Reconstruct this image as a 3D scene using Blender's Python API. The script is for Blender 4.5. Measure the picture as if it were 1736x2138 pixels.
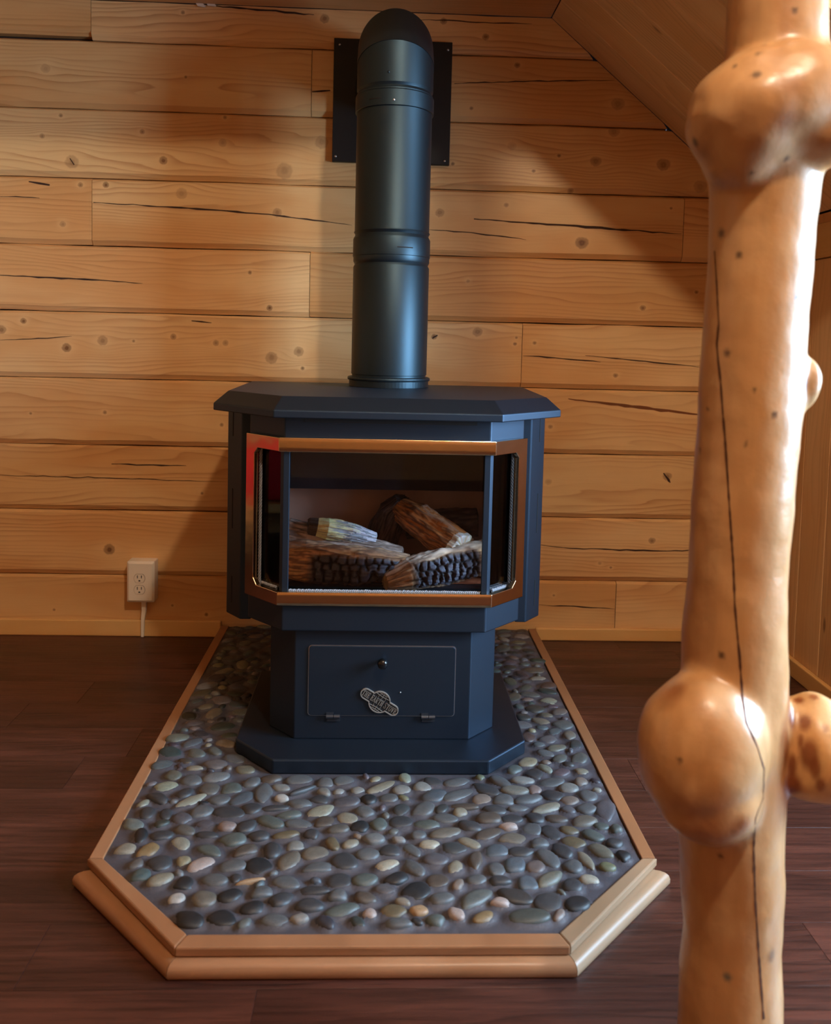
import bpy, bmesh, math, random
import numpy as np
from mathutils import Vector, Matrix, noise
from mathutils.bvhtree import BVHTree

scene = bpy.context.scene
for o in list(bpy.data.objects):
    bpy.data.objects.remove(o)
COL = scene.collection
random.seed(7)

# ------------------------------------------------------------------ camera
F_PX, PPX, PPY, W_PX, H_PX = 1746.27, 869.09, 819.15, 1736, 2138
YAW, PITCH, ROLL = 0.0396129, -0.0625654, 0.0244078
CAM = Vector((0.0, -2.34135, 0.85))
_f = Vector((math.sin(YAW) * math.cos(PITCH), math.cos(YAW) * math.cos(PITCH), math.sin(PITCH)))
_r = Vector((math.cos(YAW), -math.sin(YAW), 0))
_u = _r.cross(_f)
CR = math.cos(ROLL) * _r + math.sin(ROLL) * _u
CU = -math.sin(ROLL) * _r + math.cos(ROLL) * _u
cam_data = bpy.data.cameras.new('camera')
cam = bpy.data.objects.new('camera', cam_data)
COL.objects.link(cam)
cam.matrix_world = Matrix(((CR.x, CU.x, -_f.x, CAM.x), (CR.y, CU.y, -_f.y, CAM.y), (CR.z, CU.z, -_f.z, CAM.z), (0, 0, 0, 1)))
cam_data.sensor_fit = 'HORIZONTAL'
cam_data.sensor_width = 36
cam_data.lens = F_PX / W_PX * 36
cam_data.shift_x = (W_PX / 2 - PPX) / W_PX
cam_data.shift_y = (PPY - H_PX / 2) / W_PX
cam_data.clip_start = 0.05
cam_data.dof.use_dof = True
cam_data.dof.focus_distance = 1.75
cam_data.dof.aperture_fstop = 6.3
scene.camera = cam

# ------------------------------------------------------------------ light
scene.view_settings.view_transform = 'Standard'
scene.view_settings.look = 'None'
scene.view_settings.gamma = 1.0
scene.view_settings.use_curve_mapping = False
scene.view_settings.exposure = 0.45

try:
    cy = scene.cycles
    cy.max_bounces, cy.diffuse_bounces, cy.glossy_bounces, cy.transparent_max_bounces = 7, 4, 3, 10
except Exception:
    pass

world = bpy.data.worlds.new('world')
scene.world = world
world.use_nodes = True
wb = world.node_tree.nodes['Background']
wb.inputs['Color'].default_value = (0.55, 0.72, 1.0, 1)
wb.inputs['Strength'].default_value = 0.6

WIN_Y0, WIN_Y1, WIN_Z0, WIN_Z1, WALL_R = -2.05, -0.95, 0.55, 1.70, 2.0
def area(name, loc, target, sx, sy, power, color):
    d = bpy.data.lights.new(name, 'AREA')
    d.shape = 'RECTANGLE'
    d.size, d.size_y = sx, sy
    d.energy = power
    d.color = color
    o = bpy.data.objects.new(name, d)
    COL.objects.link(o)
    o.location = loc
    o.rotation_euler = (Vector(target) - Vector(loc)).to_track_quat('-Z', 'Y').to_euler()
    return o
# daylight coming in through the window opening of the right-hand wall
area('window_daylight', (WALL_R + 0.10, (WIN_Y0 + WIN_Y1) / 2, (WIN_Z0 + WIN_Z1) / 2), (0, (WIN_Y0 + WIN_Y1) / 2, (WIN_Z0 + WIN_Z1) / 2), WIN_Y1 - WIN_Y0, WIN_Z1 - WIN_Z0, 178, (0.46, 0.72, 1.0))
LAMP_POS = Vector((0.54, -2.4, 2.43))
LAMP_STRENGTH = 600.0
LAMP_COLOR = (1.0, 0.90, 0.74)

# ------------------------------------------------------------------ helpers
def ray(px, py):
    return (_f + CR * ((px - PPX) / F_PX) - CU * ((py - PPY) / F_PX)).normalized()
def on_plane(px, py, axis, val):
    d = ray(px, py)
    t = (val - CAM[axis]) / d[axis]
    return CAM + d * t
def W(px, py, y=0.0):
    return on_plane(px, py, 1, y)
def G(px, py, z=0.0):
    return on_plane(px, py, 2, z)

def mute(c, k=0.70, sat=0.75):
    g = sum(c)/3; return tuple((g + (v - g)*sat)*k for v in c)
def lin(c):
    return tuple(((v / 255) / 12.92 if v / 255 <= 0.04045 else ((v / 255 + 0.055) / 1.055) ** 2.4) for v in c)
def rgba(c):
    return (*lin(c), 1.0)

ROOTS = {}
def root_loc(o):
    while o.parent is not None:
        o = o.parent
    return Vector(ROOTS.get(o.name, (0, 0, 0)))
def empty(name, loc):
    o = bpy.data.objects.new(name, None)
    COL.objects.link(o)
    o.location = loc
    o.empty_display_size = 0.05
    ROOTS[o.name] = tuple(loc)
    return o
def tag(o, label=None, cat=None, group=None, kind=None):
    if label: o['label'] = label
    if cat: o['category'] = cat
    if group: o['group'] = group
    if kind: o['kind'] = kind
    return o
def link_mesh(name, me, mat, parent=None, origin=None):
    """me holds world coordinates; shifted to the root thing's origin when parented."""
    o = bpy.data.objects.new(name, me)
    COL.objects.link(o)
    if mat is not None:
        me.materials.append(mat)
    if parent is not None:
        o.parent = parent
        off = root_loc(parent)
        if off.length > 0:
            me.transform(Matrix.Translation(-off))
    elif origin is not None:
        me.transform(Matrix.Translation(-Vector(origin)))
        o.location = origin
        ROOTS[o.name] = tuple(origin)
    return o
def bm_obj(name, bm, mat, parent=None, smooth=False, origin=None, bevel=0, seg=2, angle=30):
    bmesh.ops.recalc_face_normals(bm, faces=bm.faces)
    me = bpy.data.meshes.new(name)
    bm.to_mesh(me)
    bm.free()
    if smooth:
        for p in me.polygons: p.use_smooth = True
    o = link_mesh(name, me, mat, parent, origin)
    if bevel:
        m = o.modifiers.new('bevel', 'BEVEL')
        m.width = bevel; m.segments = seg; m.limit_method = 'ANGLE'; m.angle_limit = math.radians(angle)
    return o
def smooth_by_angle(o, deg=35):
    me = o.data
    for p in me.polygons: p.use_smooth = True
    bm = bmesh.new(); bm.from_mesh(me)
    for e in bm.edges:
        if len(e.link_faces) == 2 and e.calc_face_angle(0) > math.radians(deg): e.smooth = False
    bm.to_mesh(me); bm.free()
    return o
def add_box(bm, x0, x1, y0, y1, z0, z1):
    v = [bm.verts.new(p) for p in ((x0,y0,z0),(x1,y0,z0),(x1,y1,z0),(x0,y1,z0),(x0,y0,z1),(x1,y0,z1),(x1,y1,z1),(x0,y1,z1))]
    for f in ((0,3,2,1),(4,5,6,7),(0,1,5,4),(1,2,6,5),(2,3,7,6),(3,0,4,7)):
        bm.faces.new([v[i] for i in f])
def box(*a):
    bm = bmesh.new(); add_box(bm, *a); return bm
def add_layers(bm, layers, cap=True):
    """layers: list of equally long closed rings of 3D points"""
    rings = [[bm.verts.new(p) for p in L] for L in layers]
    n = len(rings[0])
    for a, b in zip(rings, rings[1:]):
        for i in range(n):
            bm.faces.new((a[i], a[(i+1)%n], b[(i+1)%n], b[i]))
    if cap:
        bm.faces.new(rings[0][::-1]); bm.faces.new(rings[-1])
def prism(poly, z0, z1):
    bm = bmesh.new()
    add_layers(bm, [[(x,y,z0) for x,y in poly], [(x,y,z1) for x,y in poly]])
    return bm
def extrude_xz(poly, y0, y1):
    bm = bmesh.new()
    add_layers(bm, [[(x,y0,z) for x,z in poly], [(x,y1,z) for x,z in poly]])
    return bm
def add_lathe(bm, prof, center, axis='Z', n=48, cap=True):
    """prof: list (r, h) along axis"""
    L = []
    for r, h in prof:
        ring = []
        for i in range(n):
            a = 2*math.pi*i/n
            c, s = r*math.cos(a), r*math.sin(a)
            if axis == 'Z': p = (center[0]+c, center[1]+s, center[2]+h)
            elif axis == 'Y': p = (center[0]+c, center[1]+h, center[2]+s)
            else: p = (center[0]+h, center[1]+c, center[2]+s)
            ring.append(p)
        L.append(ring)
    add_layers(bm, L, cap)
def lathe(prof, center, axis='Z', n=48, cap=True):
    bm = bmesh.new(); add_lathe(bm, prof, center, axis, n, cap); return bm
def add_tube(bm, pts, radii, n=10):
    pts = [Vector(p) for p in pts]
    if not hasattr(radii, '__len__'): radii = [radii]*len(pts)
    L = []; up = Vector((0.13, 0.31, 0.94))
    for i, p in enumerate(pts):
        t = (pts[min(i+1, len(pts)-1)] - pts[max(i-1, 0)]).normalized()
        a = t.cross(up).normalized(); b = t.cross(a)
        L.append([p + (a*math.cos(2*math.pi*k/n) + b*math.sin(2*math.pi*k/n))*radii[i] for k in range(n)])
    add_layers(bm, L)

# ------------------------------------------------------------------ node helpers
class NT:
    def __init__(self, tree): self.t = tree; self.n = tree.nodes; self.l = tree.links
    def new(self, typ, **kw):
        n = self.n.new(typ)
        for k, v in kw.items(): setattr(n, k, v)
        return n
    def put(self, sock, v):
        if hasattr(v, 'links') or isinstance(v, bpy.types.NodeSocket): self.l.new(v, sock)
        else: sock.default_value = v
    def math(self, op, a, b=0.0, c=0.0, clamp=False):
        n = self.new('ShaderNodeMath', operation=op, use_clamp=clamp)
        self.put(n.inputs[0], a); self.put(n.inputs[1], b); self.put(n.inputs[2], c)
        return n.outputs[0]
    def comb(self, x, y, z):
        n = self.new('ShaderNodeCombineXYZ')
        for i, v in enumerate((x, y, z)): self.put(n.inputs[i], v)
        return n.outputs[0]
    def noise(self, vec, scale=1, detail=3, rough=0.5, dist=0.0):
        n = self.new('ShaderNodeTexNoise')
        self.put(n.inputs['Vector'], vec); n.inputs['Scale'].default_value = scale
        n.inputs['Detail'].default_value = detail; n.inputs['Roughness'].default_value = rough; n.inputs['Distortion'].default_value = dist
        return n.outputs['Fac']
    def mix(self, fac, a, b, blend='MIX'):
        n = self.new('ShaderNodeMix', data_type='RGBA', blend_type=blend)
        self.put(n.inputs[0], fac); self.put(n.inputs[6], a); self.put(n.inputs[7], b)
        return n.outputs[2]
    def ramp(self, fac, lo, hi):
        n = self.new('ShaderNodeMapRange', interpolation_type='SMOOTHSTEP')
        self.put(n.inputs[0], fac); n.inputs[1].default_value = lo; n.inputs[2].default_value = hi
        n.inputs[3].default_value = 0; n.inputs[4].default_value = 1
        return n.outputs[0]
    def dot(self, vec, axis):
        n = self.new('ShaderNodeVectorMath', operation='DOT_PRODUCT')
        self.put(n.inputs[0], vec); n.inputs[1].default_value = axis
        return n.outputs['Value']
def new_mat(name):
    m = bpy.data.materials.new(name); m.use_nodes = True
    nt = NT(m.node_tree)
    return m, nt, m.node_tree.nodes['Principled BSDF']
def simple(name, c, rough=0.5, *, tint=None, metal=0.0, spec=0.5, bump=0.0, bscale=300, vary=0.0, vscale=20, coat=0.0):
    m, nt, b = new_mat(name)
    b.inputs['Base Color'].default_value = rgba(c)
    b.inputs['Roughness'].default_value = rough
    b.inputs['Metallic'].default_value = metal
    b.inputs['Specular IOR Level'].default_value = spec
    b.inputs['Coat Weight'].default_value = coat
    if tint: b.inputs['Specular Tint'].default_value = (*tint, 1)
    tc = nt.new('ShaderNodeTexCoord').outputs['Object']
    if vary:
        f = nt.noise(tc, vscale, 4, 0.6)
        k = nt.math('ADD', nt.math('MULTIPLY', nt.math('SUBTRACT', f, 0.5), 2*vary), 1.0)
        nt.l.new(nt.mix(1.0, rgba(c), nt.comb(k, k, k), 'MULTIPLY'), b.inputs['Base Color'])
    if bump:
        f = nt.noise(tc, bscale, 2, 0.6)
        bp = nt.new('ShaderNodeBump'); bp.inputs['Strength'].default_value = bump; bp.inputs['Distance'].default_value = 0.001
        nt.l.new(f, bp.inputs['Height']); nt.l.new(bp.outputs[0], b.inputs['Normal'])
    return m

def knot_group():
    g = bpy.data.node_groups.new('knot', 'ShaderNodeTree')
    for nm in ('u', 'v', 'cu', 'cv', 'r'): g.interface.new_socket(nm, in_out='INPUT', socket_type='NodeSocketFloat')
    for nm in ('shift', 'core', 'halo'): g.interface.new_socket(nm, in_out='OUTPUT', socket_type='NodeSocketFloat')
    nt = NT(g); i = nt.new('NodeGroupInput'); o = nt.new('NodeGroupOutput')
    u, v, cu, cv, r = (i.outputs[k] for k in range(5))
    du = nt.math('DIVIDE', nt.math('SUBTRACT', u, cu), r); dv = nt.math('DIVIDE', nt.math('SUBTRACT', v, cv), r)
    q = nt.math('ADD', nt.math('POWER', nt.math('MULTIPLY', du, 0.28), 2.0), nt.math('POWER', nt.math('MULTIPLY', dv, 0.45), 2.0))
    e = nt.math('EXPONENT', nt.math('MULTIPLY', q, -1.0))
    nt.l.new(nt.math('MULTIPLY', nt.math('MULTIPLY', dv, r), nt.math('MULTIPLY', e, -0.72)), o.inputs[0])
    wob = nt.noise(nt.comb(nt.math('MULTIPLY', du, 1.1), nt.math('MULTIPLY', dv, 1.1), cu), 1.0, 2, 0.6)
    d = nt.math('SQRT', nt.math('ADD', nt.math('POWER', nt.math('MULTIPLY', du, 0.92), 2.0), nt.math('POWER', dv, 2.0)))
    d = nt.math('ADD', d, nt.math('MULTIPLY', nt.math('SUBTRACT', wob, 0.5), 0.6))
    rings = nt.math('ADD', 0.74, nt.math('MULTIPLY', nt.math('SINE', nt.math('MULTIPLY', d, 7.0)), 0.18))
    core = nt.math('MULTIPLY', nt.math('SUBTRACT', 1.0, nt.ramp(d, 0.72, 1.12)), rings)
    nt.l.new(core, o.inputs[1])
    nt.l.new(nt.math('EXPONENT', nt.math('MULTIPLY', nt.math('MULTIPLY', d, d), -0.32)), o.inputs[2])
    return g
KNOT = knot_group()

def wood(name, light, dark, stain, u_axis=(1,0,0), v_axis=(0,0,1), seed=0.0, knots=(), ring_freq=60.0, ring_amt=0.35, stain_amt=0.8,
         rough=0.42, spec=0.4, coat=0.0, bump=0.25, per_object=False, fiber=0.25, knot_col=(98, 56, 28), rand_knots=0.0, value_var=0.0, stain_scale=(1.6, 5.0), streak=0.0):
    m, nt, b = new_mat(name)
    tc = nt.new('ShaderNodeTexCoord').outputs['Object']
    u = nt.dot(tc, u_axis); v = nt.dot(tc, v_axis)
    sd = seed
    if per_object:
        oi = nt.new('ShaderNodeObjectInfo')
        sd = nt.math('MULTIPLY', oi.outputs['Random'], 57.0)
    core_sum = None; halo_sum = None; vv = v
    for (cu, cv, r, dk) in knots:
        g = nt.new('ShaderNodeGroup'); g.node_tree = KNOT
        for s, val in zip(g.inputs, (u, v, cu, cv, r)): nt.put(s, val)
        vv = nt.math('ADD', vv, g.outputs['shift'])
        c = nt.math('MULTIPLY', g.outputs['core'], dk); h = nt.math('MULTIPLY', g.outputs['halo'], 0.45)
        core_sum = c if core_sum is None else nt.math('MAXIMUM', core_sum, c)
        halo_sum = h if halo_sum is None else nt.math('MAXIMUM', halo_sum, h)
    n1 = nt.noise(nt.comb(nt.math('MULTIPLY', u, 1.5), nt.math('MULTIPLY', vv, 9.0), sd), 1.0, 2, 0.5)
    n2 = nt.noise(nt.comb(nt.math('MULTIPLY', u, 9.0), nt.math('MULTIPLY', vv, 60.0), sd), 1.0, 2, 0.5)
    g = nt.math('ADD', nt.math('MULTIPLY', vv, ring_freq), nt.math('ADD', nt.math('MULTIPLY', n1, 9.0), nt.math('MULTIPLY', n2, 0.45)))
    fr = nt.math('FRACT', g)
    ring = nt.math('MULTIPLY', nt.math('POWER', fr, 2.6), nt.math('SUBTRACT', 1.0, nt.ramp(fr, 0.9, 1.0)))
    fmask = nt.noise(nt.comb(nt.math('MULTIPLY', u, 1.1), nt.math('MULTIPLY', vv, 14.0), nt.math('ADD', sd, 7.3)), 1.0, 2, 0.5)
    ring = nt.math('MULTIPLY', ring, nt.ramp(fmask, 0.32, 0.68))
    fb = nt.noise(nt.comb(nt.math('MULTIPLY', u, 14.0), nt.math('MULTIPLY', vv, 620.0), sd), 1.0, 3, 0.6)
    fac = nt.math('ADD', nt.math('MULTIPLY', ring, ring_amt), nt.math('MULTIPLY', nt.math('SUBTRACT', fb, 0.42), fiber), clamp=True)
    if streak:
        sk = nt.noise(nt.comb(nt.math('MULTIPLY', u, 6.0), nt.math('MULTIPLY', vv, 130.0), sd), 1.0, 4, 0.65)
        fac = nt.math('ADD', fac, nt.math('MULTIPLY', nt.math('SUBTRACT', sk, 0.45), streak), clamp=True)
    st = nt.noise(nt.comb(nt.math('MULTIPLY', u, stain_scale[0]), nt.math('MULTIPLY', v, stain_scale[1]), nt.math('ADD', sd, 3.1)), 1.0, 3, 0.55)
    base = nt.mix(nt.math('MULTIPLY', nt.ramp(st, 0.30, 0.68), stain_amt), rgba(light), rgba(stain))
    col = nt.mix(fac, base, rgba(dark))
    if value_var:
        k = nt.math('ADD', 1.0 - value_var/2, nt.math('MULTIPLY', nt.new('ShaderNodeObjectInfo').outputs['Random'] if per_object else 0.5, value_var))
        col = nt.mix(1.0, col, nt.comb(k, k, k), 'MULTIPLY')
    if rand_knots:
        vo = nt.new('ShaderNodeTexVoronoi'); vo.inputs['Scale'].default_value = 1.0
        nt.l.new(nt.comb(nt.math('MULTIPLY', u, 3.0), nt.math('MULTIPLY', v, 9.0), sd), vo.inputs['Vector'])
        kk = nt.math('MULTIPLY', nt.math('SUBTRACT', 1.0, nt.ramp(vo.outputs['Distance'], 0.03, 0.075)), rand_knots)
        col = nt.mix(kk, col, rgba(knot_col))
    if core_sum is not None:
        col = nt.mix(halo_sum, col, rgba([min(255, int(a*1.03)) for a in light]))
        col = nt.mix(core_sum, col, rgba(knot_col))
    nt.l.new(col, b.inputs['Base Color'])
    b.inputs['Roughness'].default_value = rough
    b.inputs['Specular IOR Level'].default_value = spec
    b.inputs['Coat Weight'].default_value = coat
    if bump:
        bp = nt.new('ShaderNodeBump'); bp.inputs['Strength'].default_value = bump; bp.inputs['Distance'].default_value = 0.0015
        nt.l.new(nt.math('SUBTRACT', 1.0, fac), bp.inputs['Height']); nt.l.new(bp.outputs[0], b.inputs['Normal'])
    return m

PINE_L, PINE_D, PINE_S = (218, 178, 124), (150, 90, 42), (197, 140, 82)
M = {}
M['gap'] = simple('dark_gap', (38, 20, 10), 0.9)
M['check_light'] = simple('wood_check_light', (112, 62, 27), 0.9)
M['check'] = simple('wood_check', (52, 27, 12), 0.9)
M['room_pine'] = wood('room_pine', (188, 136, 82), (130, 76, 34), (170, 110, 54), seed=4.0, rand_knots=0.6)
M['slope_pine'] = wood('slope_pine', (230, 192, 140), (146, 98, 54), (212, 164, 106), u_axis=(0.765, 0, -0.644), v_axis=(0, 1, 0), per_object=True, rand_knots=0.7, value_var=0.12, ring_amt=0.45)
M['knee_pine'] = wood('knee_pine', (216, 172, 120), (140, 92, 48), (198, 144, 86), u_axis=(0, 0, 1), v_axis=(0, 1, 0), per_object=True, rand_knots=0.7, value_var=0.12)
M['ceil_pine'] = wood('ceil_pine', (216, 172, 120), (140, 92, 48), (198, 144, 86), u_axis=(1, 0, 0), v_axis=(0, 1, 0), per_object=True, rand_knots=0.5)
M['base_pine'] = wood('base_pine', (218, 178, 118), (170, 112, 56), (204, 146, 78), seed=9.0, ring_amt=0.2)
M['trim_wood'] = wood('trim_wood', (150, 106, 74), (96, 60, 36), (130, 86, 55), per_object=True, ring_amt=0.3, rough=0.36, stain_scale=(6, 20))
M['trim_pale_lit'] = wood('trim_pale_lit', (150, 120, 92), (100, 74, 50), (134, 104, 76), per_object=True, ring_amt=0.35, rough=0.4, stain_scale=(6, 20))  # right-front trim: partly paler wood, partly window light put into the colour
M['floor_wood'] = wood('floor_wood', (82, 46, 36), (22, 11, 9), (52, 27, 21), u_axis=(1,0,0), v_axis=(0,1,0), per_object=True, ring_freq=70, ring_amt=0.5, fiber=0.5, rough=0.36, spec=0.45, bump=0.35, value_var=0.45, stain_scale=(3.0, 22.0), streak=2.2)
M['black'] = simple('black_stove_paint', (6, 6, 8), 0.50, tint=(0.46, 0.68, 1.0), spec=0.95, bump=0.12, bscale=900, vary=0.12, vscale=25)
M['black_pipe'] = simple('black_pipe_paint', (8, 8, 10), 0.46, tint=(0.50, 0.80, 1.0), spec=0.8, bump=0.10, bscale=700, vary=0.15, vscale=14)
M['plate'] = simple('matt_black_plate', (16, 14, 13), 0.55, spec=0.4, bump=0.15, bscale=600)
M['soot'] = simple('firebox_black', (26, 25, 32), 0.8, spec=0.3)
M['liner'] = simple('firebox_liner', (196, 160, 142), 0.85, vary=0.2, vscale=10, spec=0.2)
M['brass'] = simple('polished_brass', (202, 172, 138), 0.15, metal=1.0, bump=0.9, bscale=14)
M['steel'] = simple('bright_steel', (200, 200, 205), 0.28, metal=1.0)
M['pewter'] = simple('pewter', (138, 128, 118), 0.4, metal=0.3)
M['badge_dark'] = simple('badge_field', (18, 18, 22), 0.6)
M['rope'] = simple('rope_gasket', (128, 130, 136), 0.9, vary=0.25, vscale=400)
M['rope_dark'] = simple('dark_rope_gasket', (60, 56, 54), 0.9, vary=0.3, vscale=400)
M['white_plastic'] = simple('ivory_plastic', (226, 214, 196), 0.38)
M['slot'] = simple('slot_black', (20, 14, 10), 0.8)
M['embers'] = simple('ember_bed', (150, 82, 46), 0.9, bump=0.6, bscale=160, vary=0.3, vscale=60)
M['tape'] = simple('pale_strip', (214, 200, 184), 0.6)

def glass_mat():
    m, nt, b = new_mat('stove_glass')
    out = m.node_tree.nodes['Material Output']; m.node_tree.nodes.remove(b)
    tr = nt.new('ShaderNodeBsdfTransparent'); tr.inputs[0].default_value = (0.93, 0.92, 0.93, 1)
    gl = nt.new('ShaderNodeBsdfGlossy'); gl.inputs['Roughness'].default_value = 0.02
    fr = nt.new('ShaderNodeFresnel'); fr.inputs[0].default_value = 1.36
    mx = nt.new('ShaderNodeMixShader')
    nt.l.new(fr.outputs[0], mx.inputs[0]); nt.l.new(tr.outputs[0], mx.inputs[1]); nt.l.new(gl.outputs[0], mx.inputs[2])
    nt.l.new(mx.outputs[0], out.inputs[0])
    return m
M['glass'] = glass_mat()
def attr_mat(name, rough, spec=0.3, bump=0.5, bscale=200, coat=0.0, nvar=0.25, nscale=60):
    """colour read from the mesh's own 'col' attribute, with fine grain on top"""
    m, nt, b = new_mat(name)
    at = nt.new('ShaderNodeAttribute'); at.attribute_name = 'col'
    tc = nt.new('ShaderNodeTexCoord').outputs['Object']
    f = nt.noise(tc, nscale, 4, 0.6)
    k = nt.math('ADD', nt.math('MULTIPLY', nt.math('SUBTRACT', f, 0.5), 2*nvar), 1.0)
    nt.l.new(nt.mix(1.0, at.outputs['Color'], nt.comb(k, k, k), 'MULTIPLY'), b.inputs['Base Color'])
    b.inputs['Roughness'].default_value = rough; b.inputs['Specular IOR Level'].default_value = spec; b.inputs['Coat Weight'].default_value = coat
    b.inputs['Coat Roughness'].default_value = 0.12
    if bump:
        bp = nt.new('ShaderNodeBump'); bp.inputs['Strength'].default_value = bump; bp.inputs['Distance'].default_value = 0.001
        nt.l.new(nt.noise(tc, bscale, 3, 0.6), bp.inputs['Height']); nt.l.new(bp.outputs[0], b.inputs['Normal'])
    return m
def set_col(me, cols):
    a = me.color_attributes.new('col', 'FLOAT_COLOR', 'POINT')
    arr = np.ones((len(me.vertices), 4), dtype=np.float32); arr[:, :3] = cols
    a.data.foreach_set('color', arr.ravel())

# ------------------------------------------------------------------ room shell
XL, YR, ZC, YK = -2.2, -4.2, 2.58, -0.82
SX0, SZ0, SLOPE, KX = 0.44, 1.741, 0.842, 1.09
KZ = SZ0 - SLOPE * (KX - SX0)
def slope_x(z):           # X where the sloped ceiling meets height z
    return min(KX, SX0 + (SZ0 - z) / SLOPE)

wall_back = tag(bm_obj('wall_back', extrude_xz([(XL, 0), (KX, 0), (KX, KZ), (SX0, SZ0), (XL, SZ0)], 0.035, 0.09), M['gap']), 'horizontal pine log wall behind the stove', kind='structure')
seams = [0.0, 0.1699, 0.3534, 0.5367, 0.7222, 0.9054, 1.0868, 1.2688, 1.4539, 1.6361, 1.741]
joints = {0: [(1286, 1260)], 4: [(1090, 740)], 5: [(647, 590)], 6: [(192, 440), (1428, 470)], 8: [(651, 170)], 9: [(190, 40)]}
knots_px = [(150,338,13,.6),(341,335,8,1),(594,357,16,.55),(672,297,13,.55),(465,298,8,.5),(297,275,5,.8),(88,284,5,.7),(470,245,4,.8),(127,241,4,.8),
 (1245,337,11,.7),(1386,344,13,.8),(1168,325,4,.9),(1283,275,11,.6),(1115,357,4,.9),(946,342,4,.9),(1463,390,13,.5),(1070,305,9,.3),
 (1081,136,6,.9),(1291,217,13,.6),(985,226,4,.8),(95,143,9,.4),(388,161,3,.9),(1015,77,7,.9),(927,44,7,.9),(678,39,9,.8),(382,26,4,.8),
 (168,386,5,.8),(221,386,6,1),(379,404,11,.5),(579,444,9,.7),(131,468,6,.6),(919,444,9,.7),(1216,507,13,1),(1058,428,5,.6),(1193,398,6,.7),(1402,435,3,.8),
 (522,569,4,.9),(563,643,6,1),(1455,610,4,.9),(1343,643,6,.9),(978,587,4,.5),
 (49,670,6,1),(3,688,9,.8),(214,711,10,.7),(139,726,9,1),(362,703,6,.8),(451,716,6,.7),(471,716,6,.6),(567,747,12,.7),(624,734,10,.7),(632,769,4,.9),(279,712,3,.8),
 (998,693,10,.7),(907,703,6,1),(1076,718,4,.9),(1079,705,3,.8),(1117,716,4,.8),(1286,784,5,.8),
 (64,863,3,.8),(219,861,4,.8),(463,887,4,.8),(1150,891,5,.7),(422,1030,3,.9),(1146,1006,7,.4),(1394,995,9,.8),
 (228,1147,11,1),(1362,1129,7,.8),(1253,1176,4,.5),(1276,1185,3,.8),(113,1273,3,.8),(360,1264,3,.8),(431,1283,4,.9),(1157,1243,3,.7)]
knots_w = [(*(lambda p: (p.x, p.z))(W(a, b)), r/746.0, d) for a, b, r, d in knots_px]
cracks_px = [([(652,192),(690,189)],3), ([(949,174),(1060,171),(1160,169),(1283,168)],3.0), ([(880,42),(927,42),(1029,48),(1111,49)],2.5),
 ([(431,10),(517,19),(576,23),(635,30),(656,31)],4), ([(195,423),(394,435),(547,446),(640,458),(735,470)],3.5), ([(990,457),(1174,470),(1272,478),(1424,489)],4.5),
 ([(896,479),(966,484),(1099,500)],2.5), ([(0,574),(64,578),(192,584),(298,592)],3.5), ([(1092,742),(1160,747),(1255,756)],3), ([(1223,742),(1380,758),(1470,767)],2.5),
 ([(1187,834),(1291,845),(1380,856),(1480,868)],7), ([(0,992),(230,998),(472,1006)],2), ([(233,968),(320,971),(389,972)],3), ([(1130,1138),(1176,1144),(1309,1148),(1380,1151),(1470,1148)],3),
 ([(1126,1263),(1200,1266),(1285,1271)],2.5), ([(0,410),(83,413)],2), ([(60,379),(104,386)],5), ([(0,710),(80,707),(150,702)],2), ([(146,330),(155,345)],3), ([(1386,988),(1394,998),(1400,1008)],5), ([(903,706),(914,700)],5), ([(400,671),(442,674)],2.5)]
rng = random.Random(3)
def wall_plank(z0, z1, xa, xb, seed, right_clip, row):
    ks = [(x, z, r, d) for x, z, r, d in knots_w if z0 - 0.01 < z < z1 + 0.01 and xa - 0.02 < x < (xb if not right_clip else KX) + 0.02]
    tint = rng.uniform(-10, 10)
    mat = wood('pine_plank', [c + tint for c in PINE_L], PINE_D, [c + tint*0.6 for c in PINE_S], seed=seed, knots=ks, ring_freq=rng.uniform(55, 85), ring_amt=rng.uniform(0.5, 0.8))
    cb, ct, dep = 0.0135, 0.006, 0.0105
    top = min(z1 - 0.0012, SZ0 - 0.001)
    bot = z0 + 0.0012
    if row == 9 and xb < -0.5: bot += 0.010
    if row == 9: ct = 0.0005
    prof = [(0.034, bot), (dep, bot), (0.0, bot + cb), (0.0, (bot+top)/2), (0.0, top - ct), (dep if row < 9 else 0.0004, top), (0.034, top)]
    n = max(2, int((slope_x(bot) - xa if right_clip else xb - xa) / 0.09))
    L = []
    for i in range(n + 1):
        t = i / n
        jb, jt = rng.gauss(0, 0.0007), rng.gauss(0, 0.0006)
        ring = []
        for k, (y, z) in enumerate(prof):
            xe = (slope_x(z) - 0.001) if right_clip else xb - 0.0008
            x = xa + 0.0008 + (xe - xa - 0.0008) * t
            zz = z + (jb if k in (1, 2) else jt if k in (4, 5) else 0)
            ring.append((x, y, min(zz, SZ0 - 0.0005)))
        L.append(ring)
    bm = bmesh.new(); add_layers(bm, L)
    return bm_obj('plank', bm, mat, wall_back)
planks = []
for row in range(10):
    xs = [XL] + [W(*j).x for j in joints.get(row, [])]
    if row in (1, 2, 3, 7): xs.insert(1, -1.32 - 0.11 * row)
    for i, xa in enumerate(xs):
        last = i == len(xs) - 1
        xb = KX if last else xs[i+1]
        planks.append((wall_plank(seams[row], seams[row+1], xa, xb, row*3.7 + i*1.9, last, row), row, xa, xb))
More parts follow.
